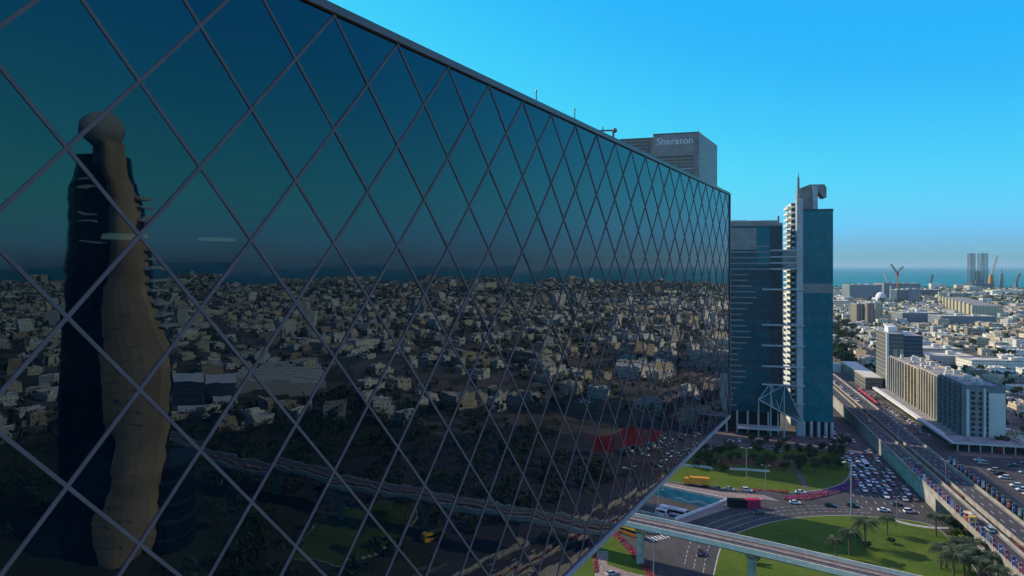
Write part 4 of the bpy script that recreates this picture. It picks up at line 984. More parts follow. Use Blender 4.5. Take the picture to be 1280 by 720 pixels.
# ---- landmarks of the far city (each also keeps small houses off its ground)
def gx(px, py, h=0.0): return gp(px, py, h)
M['stripe'] = facade('brown_striped_facade', (.33, .25, .19), (.06, .06, .07), 5.5, 3.2, .45, .8, .15, .3, .3)
M['stripe2'] = facade('grey_block_facade', (.26, .27, .29), (.05, .07, .09), 4, 3.4, .6, .5, .15, .3, .3)
M['stripe3'] = facade('cream_terrace_facade', (.60, .50, .34), (.07, .07, .07), 5, 3.4, .4, .5, .15, .3, .3)
def block(px0, px1, pyb, hgt, dep, wall, label, roof='roofp', extra=0, name='apartment_building', rot=None):
    """front edge between two sight lines at one distance, running back along the view"""
    Y = H*F/(pyb-HY); x0, x1 = (px0-640)/F*Y, (px1-640)/F*Y
    ang = .12 if rot is None else rot; ux, uy = math.cos(ang), -math.sin(ang); W = x1-x0
    fr = lambda a, b: (x0+a*ux+b*(-uy), Y+a*uy+b*ux)
    t = thing(name, label, 'building', (*fr(W/2, dep/2), 0)); g = MB()
    g.prism([fr(0, 0), fr(W, 0), fr(W, dep), fr(0, dep)], 0, hgt, 0, 1); g.build('wall', [M[wall], M[roof]], t)
    g = MB()
    for (a0, a1, b0, b1) in ((-.2, W+.2, -.2, .5), (-.2, W+.2, dep-.5, dep+.2), (-.2, .5, .5, dep-.5), (W-.5, W+.2, .5, dep-.5)): g.prism([fr(a0, b0), fr(a1, b0), fr(a1, b1), fr(a0, b1)], hgt-.1, hgt+1.2)
    g.build('parapet', M['conc'], t)
    for k in range(max(2, int(W/18))):
        g = MB(); a, b = rnd.uniform(.1, .85)*W, rnd.uniform(.2, .7)*dep; g.prism([fr(a, b), fr(a+6, b), fr(a+6, b+5), fr(a, b+5)], hgt, hgt+rnd.uniform(2.2, 4.2)); g.build('roof_house', M['offwhite'], t)
    n = max(1, int(W/25))
    for k in range(n+1): blockers.append((*fr(W*k/n, dep/2), max(14, dep*.6)))
    return t, fr, W
block(1071, 1083, 405.5, 34, 30, 'stripe', 'brown striped apartment block, leftmost of three in a row below the port')
block(1084, 1093, 406.5, 36, 28, 'stripe', 'brown striped apartment block, middle of three in a row below the port')
block(1094, 1103, 405, 35, 30, 'stripe3', 'cream-edged apartment block, right of two brown striped ones below the port')
block(1062, 1100, 377, 46, 60, 'stripe2', 'wide hazy grey block near the shore left of the tower crane')
block(1105, 1148, 375.5, 48, 70, 'stripe2', 'large unfinished grey block under the tower crane near the shore', 'concd')
block(1121, 1133, 380, 36, 40, 'bluebld', 'blue glass office block in front of the unfinished grey block, left half')
block(1134.5, 1150, 380, 38, 40, 'stripe2', 'pale grey office block in front of the unfinished block, right of the blue glass one')
block(1150, 1176, 371, 22, 60, 'bluebld', 'low blue-grey shed by the shore between the crane block and the cream terrace')
block(1040, 1056, 372, 20, 50, 'h white', 'small white shore building beside the slim teal tower')
block(1040, 1064, 384, 14, 60, 'h cream', 'low cream building past the park just right of the slim teal tower')
block(1128, 1172, 402, 15, 45, 'stripe2', 'long low grey building in the middle distance behind small houses')
block(1176, 1240, 406, 14, 45, 'stripe2', 'long low grey-blue building in the middle distance at the right')
block(1216, 1236, 372, 16, 60, 'h white', 'long white shed on the port side left of the drilling rig')
block(1246, 1282, 369, 15, 80, 'h white', 'long white port shed below the slim port tower')
block(1187, 1214, 374, 17, 60, 'roofg', 'low grey port warehouse behind the cream terrace')
block(1150, 1200, 447, 9, 40, 'h cream', 'wide low cream building with a plain roof behind the apartment row')
block(1162, 1215, 455, 7.5, 36, 'h pale grey', 'wide low grey roofed hall behind the apartment row')
block(1215, 1290, 462, 8, 30, 'h white', 'long white roofed hall right of the apartment row')
block(1135, 1150, 452, 14, 28, 'h sand-coloured', 'sand-coloured block right behind the tall brown-grey office block')
# the long cream terrace
P, Q = Vector(gp(1175, 381)), Vector(gp(1215, 395)); d = (Q-P).normalized(); n = Vector((-d.y, d.x))
if n.x < 0: n = -n
t = thing('terrace_building', 'long cream terrace building with a corner tower catching the sun before the port', 'building', (*((P+Q)/2), 0))
g = MB(); g.prism([tuple(P), tuple(Q), tuple(Q+n*50), tuple(P+n*50)], 0, 21, 0, 1); g.build('wall', [M['stripe3'], M['roofg']], t)
for k in range(9):
    p = P.lerp(Q, (k+.3)/9); g = MB(); g.prism([tuple(p-n*3), tuple(p+d*16-n*3), tuple(p+d*16-n*.05), tuple(p-n*.05)], 0, 24); g.build('bay', M['stripe3'], t)
g = MB(); g.prism([tuple(P-d*6-n*4), tuple(P+d*12-n*4), tuple(P+d*12+n*14), tuple(P-d*6+n*14)], 0, 33); g.build('corner_tower', M['stripe3'], t)
for k in range(8): blockers.append((*(P.lerp(Q, k/7)+n*25), 34))
# dome
x, y = gp(1101, 378.5); t = thing('domed_hall', 'small white domed building in front of the hazy shore blocks', 'mosque', (x, y, 0))
g = MB(); g.box(x-16, x+16, y-14, y+14, 0, 14); g.build('wall', M['white'], t)
g = MB(); g.ball((x, y, 15), 13, 16, 0, 1.1); g.build('dome', M['white'], t, smooth=True)
g = MB(); g.tube((x+26, y, 0), (x+26, y, 42), 2.2, 1.4, 8); g.tube((x+26, y, 42), (x+26, y, 48), 1.4, .1, 8); g.build('minaret', M['white'], t); blockers.append((x, y, 30))
# cranes and the rig
def lattice(g, p, q, wd, n, r=.35):
    p, q = Vector(p), Vector(q); d = (q-p)/n; ax = d.normalized(); a = ax.cross(Vector((0, 0, 1)) if abs(ax.z) < .9 else Vector((1, 0, 0))).normalized()*wd/2; b = ax.cross(a).normalized()*wd/2
    cs = [a+b, a-b, -a-b, b-a]
    for c in cs: g.tube(p+c, q+c, r, None, 4)
    for k in range(n):
        for i in range(4):
            c, e = cs[i], cs[(i+1) % 4]; g.tube(p+d*k+c, p+d*(k+1)+e, r*.7, None, 3); g.tube(p+d*k+c, p+d*k+e, r*.7, None, 3)
Y = 1890; X = (1128-640)/F*Y
t = thing('tower_crane', 'red and dark luffing tower crane above the unfinished grey block', 'crane', (X, Y+25, 0)); g = MB()
lattice(g, (X, Y+25, 0), (X, Y+25, 78), 3, 18, .32); g.build('mast', M['orange'], t)
g = MB(); lattice(g, (X+2, Y+25, 76), (X-18, Y+25, 104), 3, 8, .5); g.build('jib', M['concd'], t)
g = MB(); lattice(g, (X, Y+25, 80), (X+17, Y+25, 98), 2.5, 7, .45); g.build('counter_jib', M['concd'], t); g = MB(); g.box(X-3, X+3, Y+22, Y+28, 72, 79); g.build('cab', M['red'], t)
Y = 2960; X0 = (1214.5-640)/F*Y
t = thing('drilling_rig', 'jack-up drilling rig with two tall lattice legs moored at the port', 'rig', ((1224-640)/F*Y, Y, 0))
M['rigsteel'] = mat('rig_steel', (.15, .14, .15), .7, .3)
for cx, wd, top in ((1214.3, 19, 155), (1228.5, 25, 156)):
    g = MB(); x = (cx-640)/F*Y; lattice(g, (x, Y, 0), (x, Y, top), wd, 15, 1.3)
    for k in range(15):
        for s_ in (-1, 1): g.box(x-wd/2, x+wd/2, Y+s_*wd/2-1, Y+s_*wd/2+1, 18+k*9.2, 20+k*9.2)
    g.build('leg', M['rigsteel'], t)
g = MB(); x0, x1 = (1209-640)/F*Y, (1237-640)/F*Y; g.hexa([(x0+6, Y-30, 8), (x1-6, Y-30, 8), (x1-6, Y+30, 8), (x0+6, Y+30, 8)], [(x0, Y-32, 22), (x1, Y-32, 22), (x1, Y+32, 22), (x0, Y+32, 22)]); g.build('hull', M['rigsteel'], t)
g = MB(); x = (1219-640)/F*Y; lattice(g, (x+8, Y-10, 22), (x+4, Y-10, 78), 12, 8, 1.2); g.box(x-14, x+20, Y-25, Y-2, 22, 36); g.build('derrick', M['rigsteel'], t)
for cx, bx_, tz, m, lab in ((1239, 1246.5, 148, 'orange', 'orange harbour crane with a steep raised boom right of the rig legs'), (1163, 1166, 62, 'rigsteel', 'small grey harbour crane left of the drilling rig'), (1110, 1106, 66, 'orange', 'thin harbour crane far off above the hazy grey block'), (1270, 1275, 66, 'rigsteel', 'small harbour crane at the right end of the port')):
    Yc = Y+30; x = (cx-640)/F*Yc; xb = (bx_-640)/F*Yc
    t = thing('harbour_crane', lab, 'crane', (x, Yc, 0)); g = MB(); k = tz/150
    g.hexa([(x-10*k-3, Yc-8, 0), (x+10*k+3, Yc-8, 0), (x+10*k+3, Yc+8, 0), (x-10*k-3, Yc+8, 0)], [(x-5*k-1, Yc-4, 62*k), (x+5*k+1, Yc-4, 62*k), (x+5*k+1, Yc+4, 62*k), (x-5*k-1, Yc+4, 62*k)]); g.build('base', M[m], t)
    g = MB(); lattice(g, (x, Yc, 58*k), (xb, Yc, tz), 5, 12, 1.1); g.build('boom', M['offwhite' if m == 'orange' else m], t)
x = (1256-640)/F*Y
t = thing('port_tower', 'slim tapering pale tower standing at the port right of the rig', 'tower', (x, Y+20, 0)); g = MB(); g.tube((x, Y+20, 0), (x, Y+20, 62), 9, 7, 8); g.build('shaft', M['cladding'], t)
g = MB(); g.tube((x, Y+20, 62), (x, Y+20, 92), 3.5, .6, 8); g.build('spire', M['cladding'], t)
t = thing('mast', 'tall white flag mast on a round base in the park beside the highway', 'mast', (*gp(1080, 443), 0)); g = MB(); x, y = gp(1080, 443); g.tube((x, y, 0), (x, y, 20), .5, .3, 8); g.build('pole', M['white'], t); g = MB(); g.tube((x, y, 0), (x, y, 1.4), 4, 3, 12); g.build('plinth', M['white'], t)

for a_, b_, r_ in ((239, 26, 60), (*gm(250, 490), 75), (*gm(340, 480), 70), (*gm(200, 650), 25)): blockers.append((a_, b_, r_))
for px_, py_, r_ in ((1060, 430, 0),): pass
cand = []
PARK = [gp(1036, 392), gp(1062, 390), gp(1070, 420), gp(1082, 452), gp(1062, 462), gp(1030, 470)]
qi = 0; q = 172.0
while q < 5600:
    far_q = 1 if q < 1700 else 1.8
    s = 300.0 if q < 240 else -1800.0
    si = 0
    while s < 3400:
        x, y = qs(q+rnd.uniform(-2, 2), s+rnd.uniform(-2.5, 2.5)); dist = math.hypot(x, y); ang = math.degrees(math.atan2(x, y)); fz = 1 if dist < 1900 else 1.9
        s += 24*max(fz, far_q)+(9 if si % 5 == 0 else 0)+(24 if si % 16 == 0 else 0); si += 1
        if not (22 < ang < 98) or dist > 5200 or not inpoly(x, y, SEA) or blocked(x, y): continue
        Q_, S_ = toqs(x, y)
        if Q_ < 435-max(0, S_-150)*.9 and S_ < 400 and ang > 38 and Q_ < 440: continue
        cand.append((dist, x, y, ang, max(fz, far_q)))
    q += 21*far_q+(8 if qi % 2 else 0)+(22 if qi % 6 == 0 else 0); qi += 1
# houses left of the far end of the row, between the highway and the rest
for s in range(720, 2300, 26):
    for q in range(142, 172, 22):
        x, y = qs(q, s)
        if not blocked(x, y) and not inpoly(x, y, PARK): cand.append((math.hypot(x, y), x, y, math.degrees(math.atan2(x, y)), 1))
cand.sort()
big = MB(); small = 0; treepts = []
for dist, x, y, ang, fz in cand:
    px, py = proj(x, y)
    if rnd.random() < (.16 if 1036 < px < 1288 else .42): treepts.append((x, y, dist, px)); continue
    if rnd.random() < .8: treepts.append((x+rnd.choice((-11, 11)), y+rnd.uniform(-9, 9), dist, px))
    if rnd.random() < .65: treepts.append((x+rnd.uniform(-9, 9), y+rnd.choice((-12, 12)), dist, px))
    c = rnd.choices(HN, (38, 24, 13, 8, 11, 6))[0]; v = rnd.choices((0, 1, 2, 3), (40, 30, 18, 12))[0]; rz = HWA+(0 if rnd.random() < .5 else math.pi/2)+(rnd.uniform(.2, .9) if rnd.random() < .3 else 0)
    if 1036 < px < 1288 and py < 700 and small < 285:
        small += 1
        row = 'near the apartment row' if dist < 760 else 'in mid district' if dist < 980 else 'deep in the district'
        side = 'beside the highway' if px < 1097 else 'behind the office block' if px < 1200 else 'at right'
        PH[c, v].put((x, y, 0), rz, f'{c} {VN[v]}, {row}, {side}', 'houses of the low district', (rnd.uniform(.85, 1.15), rnd.uniform(.85, 1.15), rnd.uniform(.85, 1.15)))
    else:
        w_, d_, h = [(13, 12, 6.2), (15, 13, 7.2), (12, 14, 4.4), (16, 14, 10)][v]; k = rnd.uniform(.7, 1.1)*fz
        if fz > 1.5: h *= rnd.uniform(.9, 1.6)
        if rnd.random() < .05 and dist > 520: w_ *= rnd.uniform(2, 3.4); d_ *= rnd.uniform(1.2, 2); h = rnd.uniform(6, 11)
        elif rnd.random() < .025 and 1000 < dist: h = rnd.uniform(13, 30); w_ *= 1.3; d_ *= 1.3
        ca, sa = math.cos(rz), math.sin(rz)
        house_into(big, w_*k, d_*k, h, lambda a, b: (x+a*ca-b*sa, y+a*sa+b*ca), HN.index(c), rnd.choice((6, 6, 7, 8)))
tag(big.build('far_houses', [M['h '+c] for c in HN]+[M['roofp'], M['roofg'], M['roofw']], world=False), 'mass of small pale flat-roofed houses spreading far off to the hazy shore', 'houses', kind='stuff')
for p_ in PH.values():
    if not p_.used: bpy.data.objects.remove(p_.o)
# city trees
fol = MB(); nt_ = 0
def clump(g, x, y, r, n, s):
    for k in range(n):
        v = Vector((rnd.gauss(0, .5), rnd.gauss(0, .5), rnd.gauss(0, .4))); leafquad(g, Vector((x, y, r*.95))+Vector((v.x*r, v.y*r, v.z*r*.9)), s, 1 if rnd.random() < .5 else 0)
treepts.sort(key=lambda p: p[2])
for x, y, dist, px in treepts:
    if 1036 < px < 1290 and nt_ < 150 and not blocked(x, y, 2):
        nt_ += 1; tree(x, y, 'small dark green tree among the pale houses, '+('near the apartment row' if dist < 800 else 'deeper in the low district')+(' on the left' if px < 1150 else ' on the right'), 'trees among the houses', rnd.uniform(.8, 1.35), True)
    else:
        r = rnd.uniform(3, 5.5)*(1 if dist < 1900 else 1.8); clump(fol, x, y, r, 16, r*.38)
for k in range(64):                        # the park strip left of the highway houses
    px_ = rnd.uniform(1042, 1066); py_ = rnd.uniform(398, 458); x, y = gp(px_, py_)
    if toqs(x, y)[0] < 134 and toqs(x, y)[1] < 2600: x, y = qs(136+rnd.random()*14, toqs(x, y)[1])
    tree(x, y, 'dark green tree in the wooded strip beside the highway, '+('near the mast' if py_ > 430 else 'toward the shore'), 'trees of the wooded strip', rnd.uniform(1.2, 1.9), True)
for k in range(3600):                       # planting across the highway, seen in the glass
    q, s = rnd.uniform(140, 430), rnd.uniform(-260, 330); x, y = qs(q, s)
    if math.hypot(x-239, y-26) < 34 or (q < 200 and s > 290) or blocked(x, y, -20) or inpoly(x, y, LAWN3): continue
    if abs((x-39)*.55+(y-231.5)*.83) < 9: continue
    if rnd.random() < .55: clump(fol, x, y, rnd.uniform(2.2, 4.6), 40, .85)
tag(fol.build('far_trees', [M['leafd'], M['leaf']], world=False), 'scattered dark tree cover between far houses', 'trees', kind='stuff')

# ================================================================== vehicles
CARC = {'white': (.72, .72, .70), 'silver': (.38, .39, .41), 'black': (.018, .018, .02), 'dark grey': (.09, .09, .10), 'red': (.35, .02, .02), 'blue': (.03, .06, .18), 'beige': (.46, .40, .31), 'yellow': (.62, .40, .03)}
def make_car(c, kind):
    m, t_, p = nodes('car_paint_'+c.replace(' ', '_')); p.inputs['Base Color'].default_value = (*CARC[c], 1); p.inputs['Roughness'].default_value = .3; p.inputs['Coat Weight'].default_value = .6
    t = thing('parked_car' if 0 else 'car', f'{c} {kind}', 'car'); hh = .0 if kind == 'saloon car' else .32
    g = MB(); w_ = .9
    lowp = [(-2.25, .35), (2.2, .35), (2.28, .62), (2.1, .82), (1.15, .95+hh*.3), (-1.55-hh*1.2, .98+hh*.3), (-2.2, .92+hh*.3), (-2.3, .6)]
    g.hexa([(x, -w_, z) for x, z in lowp], [(x, w_, z) for x, z in lowp])
    rf = [(-1.1-hh*2.6, 1.45+hh), (.25, 1.45+hh), (.2, 1.5+hh), (-1.0-hh*2.6, 1.5+hh)]
    g.hexa([(x, -.66, z) for x, z in rf], [(x, .66, z) for x, z in rf]); g.build('body', m, t, world=False, recalc=True)
    zb = .95+hh*.3; zt = 1.45+hh; xb0, xb1, xt0, xt1 = -1.75-hh*1.3, 1.15, -1.15-hh*2.6, .3
    g = MB(); g.hexa([(xb0, -.82, zb-.02), (xb1, -.82, zb-.02), (xb1, .82, zb-.02), (xb0, .82, zb-.02)], [(xt0, -.67, zt-.005), (xt1, -.67, zt-.005), (xt1, .67, zt-.005), (xt0, .67, zt-.005)]); g.build('windows', M['carglass'], t, world=False)
    for x in (-1.4, 1.4):
        for y in (-.82, .82):
            g = MB(); g.tube((x, y-.11, .33), (x, y+.11, .33), .33, None, 10); g.build('wheel', M['black'], t, world=False)
    return Proto(t)
CARS = {}
def car(x, y, hd, c, kind, label, group=None, z=.08):
    if (c, kind) not in CARS: CARS[c, kind] = make_car(c, kind)
    return CARS[c, kind].put((x, y, z), hd, label, group)
KS = ('saloon car', 'tall car')
WC = ('white', 'silver', 'black', 'dark grey', 'red', 'blue', 'beige'); WW = (52, 18, 9, 10, 1, 2, 8)
for q in (72.3, 75.7, 79.2, 82.7, 86.2, 89.6):
    s = 322+rnd.uniform(0, 6)+max(0, (80-q))*1.3
    while s < 440:
        if rnd.random() < (.88 if s < 385 else .5):
            c = rnd.choices(WC, WW)[0]; k = KS[rnd.random() < .35]; x, y = qs(q+rnd.uniform(-.4, .4), s)
            car(x, y, HWA+math.pi+rnd.uniform(-.05, .05), c, k, f'{c} {k} in the shaded traffic jam, '+('front of the queue' if s < 375 else 'back of the queue beside the towers'), 'cars in the jam', .1)
        s += rnd.uniform(6.0, 9.5)
EW = math.atan2(-.6, .8)
for px, py, hd, c, k, lab, *zz in ((1105, 639.5, EW+.5, 'white', KS[0], 'white saloon on the crossing road just before the flyover bridge, left of another'), (1137, 641, EW+.6, 'white', KS[1], 'white tall car on the crossing road entering under the flyover bridge'), (1066, 634, EW+.3, 'black', KS[1], 'black tall car on the crossing road above the lawn, right of a black saloon'), (1038, 633.5, EW+.3, 'black', KS[0], 'black saloon on the crossing road above the lawn, left of a black tall car'), (994, 630, EW+.3, 'white', KS[0], 'white car with a long shadow on the road below the magenta bed'), (934, 614.5, EW+.2, 'white', KS[1], 'white tall car on the lane behind the yellow lorry'), (912, 613, EW+.1, 'silver', KS[0], 'silver car close behind the yellow lorry'), (897, 612.5, EW+.1, 'dark grey', KS[0], 'dark grey car next to the silver one behind the yellow lorry'), (1001, 617, EW+.4, 'white', KS[0], 'white car on the lane between the garden and the magenta bed'), (948, 642.5, EW+.9, 'dark grey', KS[0], 'dark grey car in the shade on the bend around the lawn'), (875, 693, -1.9, 'black', KS[0], 'black car alone on the road beneath the viaduct'), (814, 667, EW+.2, 'white', KS[0], 'white car waiting at the zebra crossing in front of the yellow bus'), (776, 661, EW, 'silver', KS[0], 'silver car behind the yellow bus at the glass wall edge'), (1121, 632, EW+.6, 'dark grey', KS[0], 'dark grey car in the shade at the foot of the flyover retaining wall'),
                          (765, 719, .4, 'silver', KS[0], 'silver car parked at the brick path by the bottom frame edge')):
    x, y = gp(px, py); car(x, y, hd, c, k, lab)
for i, (px, py) in enumerate(((1042.5, 478), (1051, 485), (1061, 494), (1072, 502), (1092, 528), (1110, 535), (1150, 583), (1238, 664))):
    x, y = gp(px, py, 7); q, s = toqs(x, y); q = min((96.0, 99.2, 106.4, 109.1, 111.8), key=lambda v: abs(v-q)); x, y = qs(q, s); c = ('white', 'white', 'silver', 'white', 'beige', 'dark grey', 'dark grey', 'silver')[i]
    car(x, y, HWA+(math.pi if q > 102 else 0), c, KS[i % 2], c+(' car driving on the sunlit far part of the flyover' if s > 440 else ' car driving on the shaded part of the flyover' if s > 300 else ' car driving on the near part of the flyover by the flags')+(', far carriageway' if q > 102 else ', near carriageway'), 'cars on the flyover', 7.02)
for i in range(70):
    q = rnd.choice((119.0, 122, 128.8, 131)); s = 446+i*2.3+rnd.uniform(0, 2); x, y = qs(q, s); c = rnd.choices(WC, WW)[0]; k = KS[rnd.random() < .4]
    if 'pk' not in globals(): pk = []
    if any(abs(a-q) < 2.4 and abs(b-s) < 5.6 for a, b in pk): continue
    pk.append((q, s)); car(x, y, HWA, c, k, f'{c} {k} on the service road by the apartment shops, '+('nearer half' if s < 520 else 'farther half'), 'cars on the service road', .13)
for q in (139.5, 152.5, 160):
    for kk in range(16):
        if rnd.random() < .3: continue
        x, y = qs(q, 309+kk*6); c = rnd.choices(WC, WW)[0]; k = KS[rnd.random() < .4]; car(x, y, HWA+math.pi/2, c, k, f'{c} {k} in the shaded car park, '+('row nearest the flyover' if q < 145 else 'rows nearer the shops'), 'cars in the car park', .12)
for i, (px, py) in enumerate(((913, 553), (924, 552), (960, 562), (968, 563), (975, 565), (1014, 564))):
    x, y = gp(px, py); car(x, y, .3+i, ('white', 'white', 'silver', 'white', 'silver', 'white')[i], KS[i % 2], ('white' if i in (0, 1, 3, 5) else 'silver')+' car parked at the foot of the teal towers'+(' by the porch columns' if i < 2 else ' behind the garden trees'), 'cars under the towers', .12)
def make_bus(label, body, L=11.0, hgt=3.1, stripe=None, name='bus', cat='bus'):
    t = thing(name, label, cat); g = MB(); g.hexa([(-L/2, -1.25, .4), (L/2, -1.25, .4), (L/2, 1.25, .4), (-L/2, 1.25, .4)], [(-L/2+.1, -1.2, hgt), (L/2-.3, -1.2, hgt), (L/2-.3, 1.2, hgt), (-L/2+.1, 1.2, hgt)]); g.build('body', M[body], t, world=False)
    g = MB(); g.box(-L/2+.6, L/2-1.0, -1.262, 1.262, 1.45, 2.45); g.build('side_windows', M['carglass'], t, world=False)
    g = MB(); g.hexa([(L/2-.28, -1.1, 1.2), (L/2-.02, -1.1, 1.2), (L/2-.02, 1.1, 1.2), (L/2-.28, 1.1, 1.2)], [(L/2-.4, -1.1, 2.7), (L/2-.2, -1.1, 2.7), (L/2-.2, 1.1, 2.7), (L/2-.4, 1.1, 2.7)]); g.build('windscreen', M['carglass'], t, world=False)
    if stripe: g = MB(); g.box(-L/2+.3, L/2-.5, -1.268, 1.268, .6, 1.15); g.build('side_stripe', M[stripe], t, world=False)
    g = MB(); g.box(-L*.2, L*.15, -.8, .8, hgt, hgt+.28); g.build('roof_unit', M['offwhite'], t, world=False)
    for x in (-L*.3, L*.33):
        for y in (-1.1, 1.1): g = MB(); g.tube((x, y-.17, .5), (x, y+.17, .5), .5, None, 10); g.build('wheel', M['black'], t, world=False)
    return t
b = make_bus('yellow bus with a red lower stripe on the road beside the viaduct pier', 'yellow', 11.5, 3.2, 'red'); b.location = (*gp(788, 669), .08); b.rotation_euler.z = EW-.12
b = make_bus('yellow bus mirrored in the lower part of the glass wall', 'yellow', 11, 3.1); b.location = (*gm(545, 679), .08); b.rotation_euler.z = 1.2
b = make_bus('long white bus standing in the sunken road under the bridge', 'white', 12, 3.1); b.location = (*gp(842, 643.5, -5.5), -5.48); b.rotation_euler.z = EW+.02
b = make_bus('white van in the sunken road beside the long white bus', 'white', 5.5, 2.5, None, 'van', 'van'); b.location = (*gp(828, 644, -5.5), -5.48); b.rotation_euler.z = EW
b = make_bus('small yellow bus on the flyover among the flags', 'yellow', 7, 2.7, 'red'); b.location = (*qs(96, toqs(*gp(1196, 650, 7))[1]), 7.02); b.rotation_euler.z = HWA
b = make_bus('white minibus in the middle of the traffic jam', 'white', 8, 2.8); b.location = (*qs(80.9, 372), .12); b.rotation_euler.z = HWA+math.pi
t = thing('cargo_lorry', 'yellow-orange lorry with a long box trailer on the lane above the mural', 'lorry')
M['lorry'] = mat('lorry_orange_paint', (.62, .27, .025), .45, .4, amt=.15)
g = MB(); g.box(-5.2, 3.2, -1.3, 1.3, 1.1, 4.0); g.build('trailer_box', M['lorry'], t, world=False)
g = MB(); g.hexa([(3.7, -1.2, .7), (6.0, -1.2, .7), (6.0, 1.2, .7), (3.7, 1.2, .7)], [(3.8, -1.15, 3.3), (5.6, -1.15, 3.3), (5.6, 1.15, 3.3), (3.8, 1.15, 3.3)]); g.build('cab', M['lorry'], t, world=False)
g = MB(); g.hexa([(5.86, -1.0, 1.9), (5.98, -1.0, 1.9), (5.98, 1.0, 1.9), (5.86, 1.0, 1.9)], [(5.62, -1.0, 3.0), (5.72, -1.0, 3.0), (5.72, 1.0, 3.0), (5.62, 1.0, 3.0)]); g.build('windscreen', M['carglass'], t, world=False)
g = MB(); g.box(-5.1, 5.9, -.5, .5, .65, 1.05); g.build('chassis', M['black'], t, world=False)
for x in (-4.2, -2.9, 2.2, 4.9):
    for y in (-1.05, 1.05): g = MB(); g.tube((x, y-.18, .52), (x, y+.18, .52), .52, None, 10); g.build('wheel', M['black'], t, world=False)
t.location = (*gp(871.5, 607.5), .08); t.rotation_euler.z = math.pi+math.atan2(-.28, .96)
t = thing('exhibit_container', 'dark and red container standing on the bridge beside the sunken road', 'container', (*gp(928, 634), 0), EW+.55)
g = MB(); g.box(-6, 1.2, -1.3, 1.3, .1, 3.4); g.build('dark_box', M['dark'], t, world=False); g = MB(); g.box(1.6, 7, -1.3, 1.3, .1, 3.6); g.build('red_box', M['crimson'], t, world=False)

# ================================================================== lamps, flags, small things
def make_lamp(h, arm):
    t = thing('street_lamp', 'lamp', 'street lamp'); g = MB(); g.tube((0, 0, 0), (0, 0, h), .2, .11, 8); g.build('pole', M['steel'], t, world=False)
    g = MB()
    for s in (-1, 1): g.tube((0, 0, h-.1), (s*arm, 0, h+.35), .07, .06, 5)
    g.build('arm', M['steel'], t, world=False)
    for s in (-1, 1): g = MB(); g.box(min(s*arm, s*(arm+.9)), max(s*arm, s*(arm+.9)), -.2, .2, h+.28, h+.45); g.build('lamp_head', M['offwhite'], t, world=False)
    return Proto(t)
LA = make_lamp(13, 1.4)
for px, py, sc, h, lab in ((933, 599, 1.1, 0, 'bright-topped lamp post on the sunlit garden strip below the office tower'), (957, 613.5, .85, 0, 'thin lamp post at the lane edge right of the taller garden lamp'), (1064, 646.5, 1.65, 0, 'very tall lamp post at the top edge of the lawn by the two black cars'), (1133, 608, .95, 0, 'lamp post against the shaded flyover retaining wall'), (817, 722, .95, 0, 'lamp post by the crimson hedge in front of the viaduct pier'), (1121, 646, .6, 0, 'short lamp post at the crossing road between the white cars'), (823, 655, 1.0, 0, 'thin lamp post beside the sunken road behind the viaduct')):
    LA.put((*gp(px, py, h), h), rnd.uniform(-.4, .4), lab, 'street lamps', sc)
for s, lab in ((228, 'tall lamp post in the flyover median near the bottom right'), (330, 'lamp post in the flyover median at the shaded bend'), (400, 'lamp post in the flyover median beside the car park'), (470, 'lamp post in the flyover median before the cream block'), (540, 'lamp post in the flyover median at its far end'), (120, 'lamp post in the flyover median seen only in reflection')):
    LA.put((*qs(103, s), 6.7), -HWA+math.pi, lab, 'flyover lamps', 1.35 if s == 228 else .75)
def make_flag(m):
    t = thing('flag_banner', 'flag', 'flag'); g = MB(); g.tube((0, 0, 0), (0, 0, 4.3), .05, .04, 5); g.tube((0, 0, 4.2), (.95, 0, 4.2), .03, None, 4); g.build('pole', M['white'], t, world=False)
    g = MB()
    for k in range(4): g.hexa([(.06, .06*math.sin(k*1.4), 4.15-(k+1)*.72), (.98, .1*math.sin(k*1.4+1), 4.15-(k+1)*.72), (.98, .1*math.sin(k*1.4+1)+.02, 4.15-(k+1)*.72), (.06, .06*math.sin(k*1.4)+.02, 4.15-(k+1)*.72)], [(.06, .06*math.sin(k*1.4-1.4), 4.15-k*.72), (.98, .1*math.sin(k*1.4-.4), 4.15-k*.72), (.98, .1*math.sin(k*1.4-.4)+.02, 4.15-k*.72), (.06, .06*math.sin(k*1.4-1.4)+.02, 4.15-k*.72)])
    b_ = g.build('banner', M[m], t, world=False)
    if m != 'whitecloth':
        g = MB(); g.box(.25, .8, -.14, .16, 2.5, 2.9); g.build('emblem', M['whitecloth'], t, world=False)
    return Proto(t)
FL = {'red': make_flag('redcloth'), 'blue': make_flag('blue'), 'pale': make_flag('whitecloth')}
i = 0
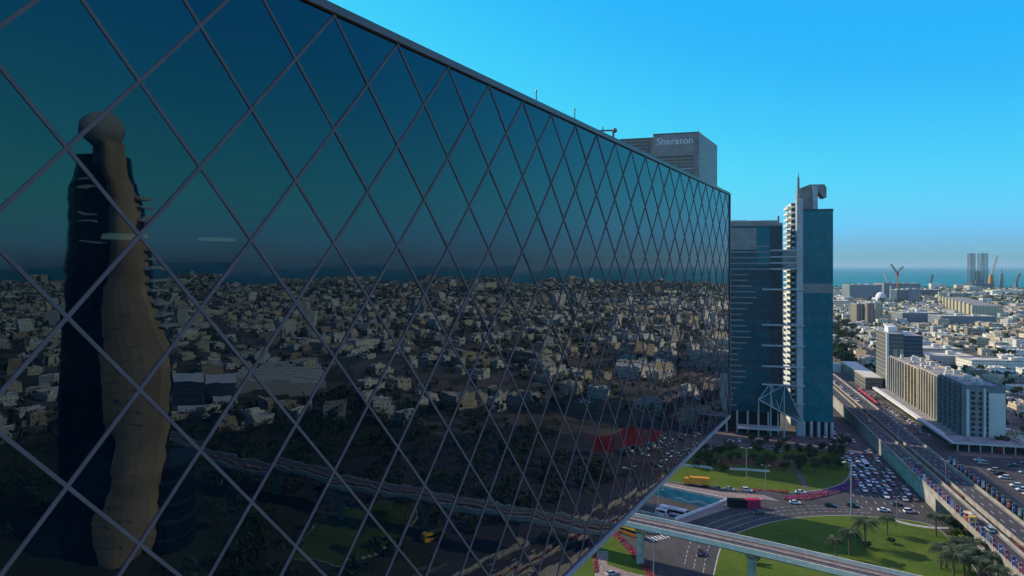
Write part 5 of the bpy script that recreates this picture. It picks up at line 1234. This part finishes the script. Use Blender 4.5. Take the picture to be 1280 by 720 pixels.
for side, q, s0, s1 in (('along the near edge of the flyover above the lawn', 93.35, 190, 348), ('along the far edge of the flyover beside the car park', 114.1, 215, 362)):
    s = s0
    while s < s1:
        c = ('red', 'pale', 'blue', 'red', 'blue', 'red', 'blue')[i % 7]; i += 1
        FL[c].put((*qs(q, s), 7.0), -.54+rnd.uniform(-.3, .3), f'{c} vertical flag {side}', 'flags along the flyover', .98); s += 4.7
t = thing('banner_fence', 'long red banner fence beside the sunlit service road', 'fence', (*qs(125, 570), 0)); g = MB(); g.qbox(124.9, 125.1, 540, 600, .5, 2.6); g.build('banner', M['redcloth'], t); g = MB()
for k in range(13): g.qbox(125.15, 125.3, 540+k*5-.1, 540+k*5+.1, .1, 2.8)
g.build('post', M['steel'], t)
g = MB(); wallrun([gp(852, 583), gp(885, 586), gp(890, 588)], .5, .2, 1.3, g); tag(g.build('garden_wall', M['aptwhite']), 'short pale garden wall at the left end of the sunlit strip', 'wall')
g = MB(); wallrun([gp(912, 588), gp(935, 589), gp(962, 591)], .5, .2, 1.2, g); tag(g.build('garden_wall', M['aptwhite']), 'pale garden wall behind the lamp post on the sunlit strip', 'wall')
tag_bin = None
x, y = gp(1056, 440); t = thing('service_kiosk', 'small white kiosk at the highway edge by the wooded strip', 'kiosk', (x, y, 0)); g = MB(); x, y = qs(128, 700); t.location = (x, y, 0); g.qbox(125, 131, 696, 704, 0, 7); g.build('wall', M['white'], t); g = MB(); g.qbox(124.6, 131.4, 695.6, 704.4, 7, 7.6); g.build('roof', M['offwhite'], t)

# ------------------------------------------------------------------ the air
g = MB(); g.box(-BIG-400, BIG+400, -BIG-400, BIG+400, -8, 206)
hz = g.build('haze', [bpy.data.materials.new('haze_air')], world=False); hz['kind'] = 'stuff'
hm = hz.data.materials[0]; hm.use_nodes = True; t_ = hm.node_tree
for n_ in list(t_.nodes):
    if n_.type == 'BSDF_PRINCIPLED': t_.nodes.remove(n_)
pv = t_.nodes.new('ShaderNodeVolumePrincipled'); pv.inputs['Color'].default_value = (.62, .86, 1.0, 1); pv.inputs['Density'].default_value = HAZE; pv.inputs['Anisotropy'].default_value = .2
t_.links.new(pv.outputs[0], t_.nodes['Material Output'].inputs['Volume'])
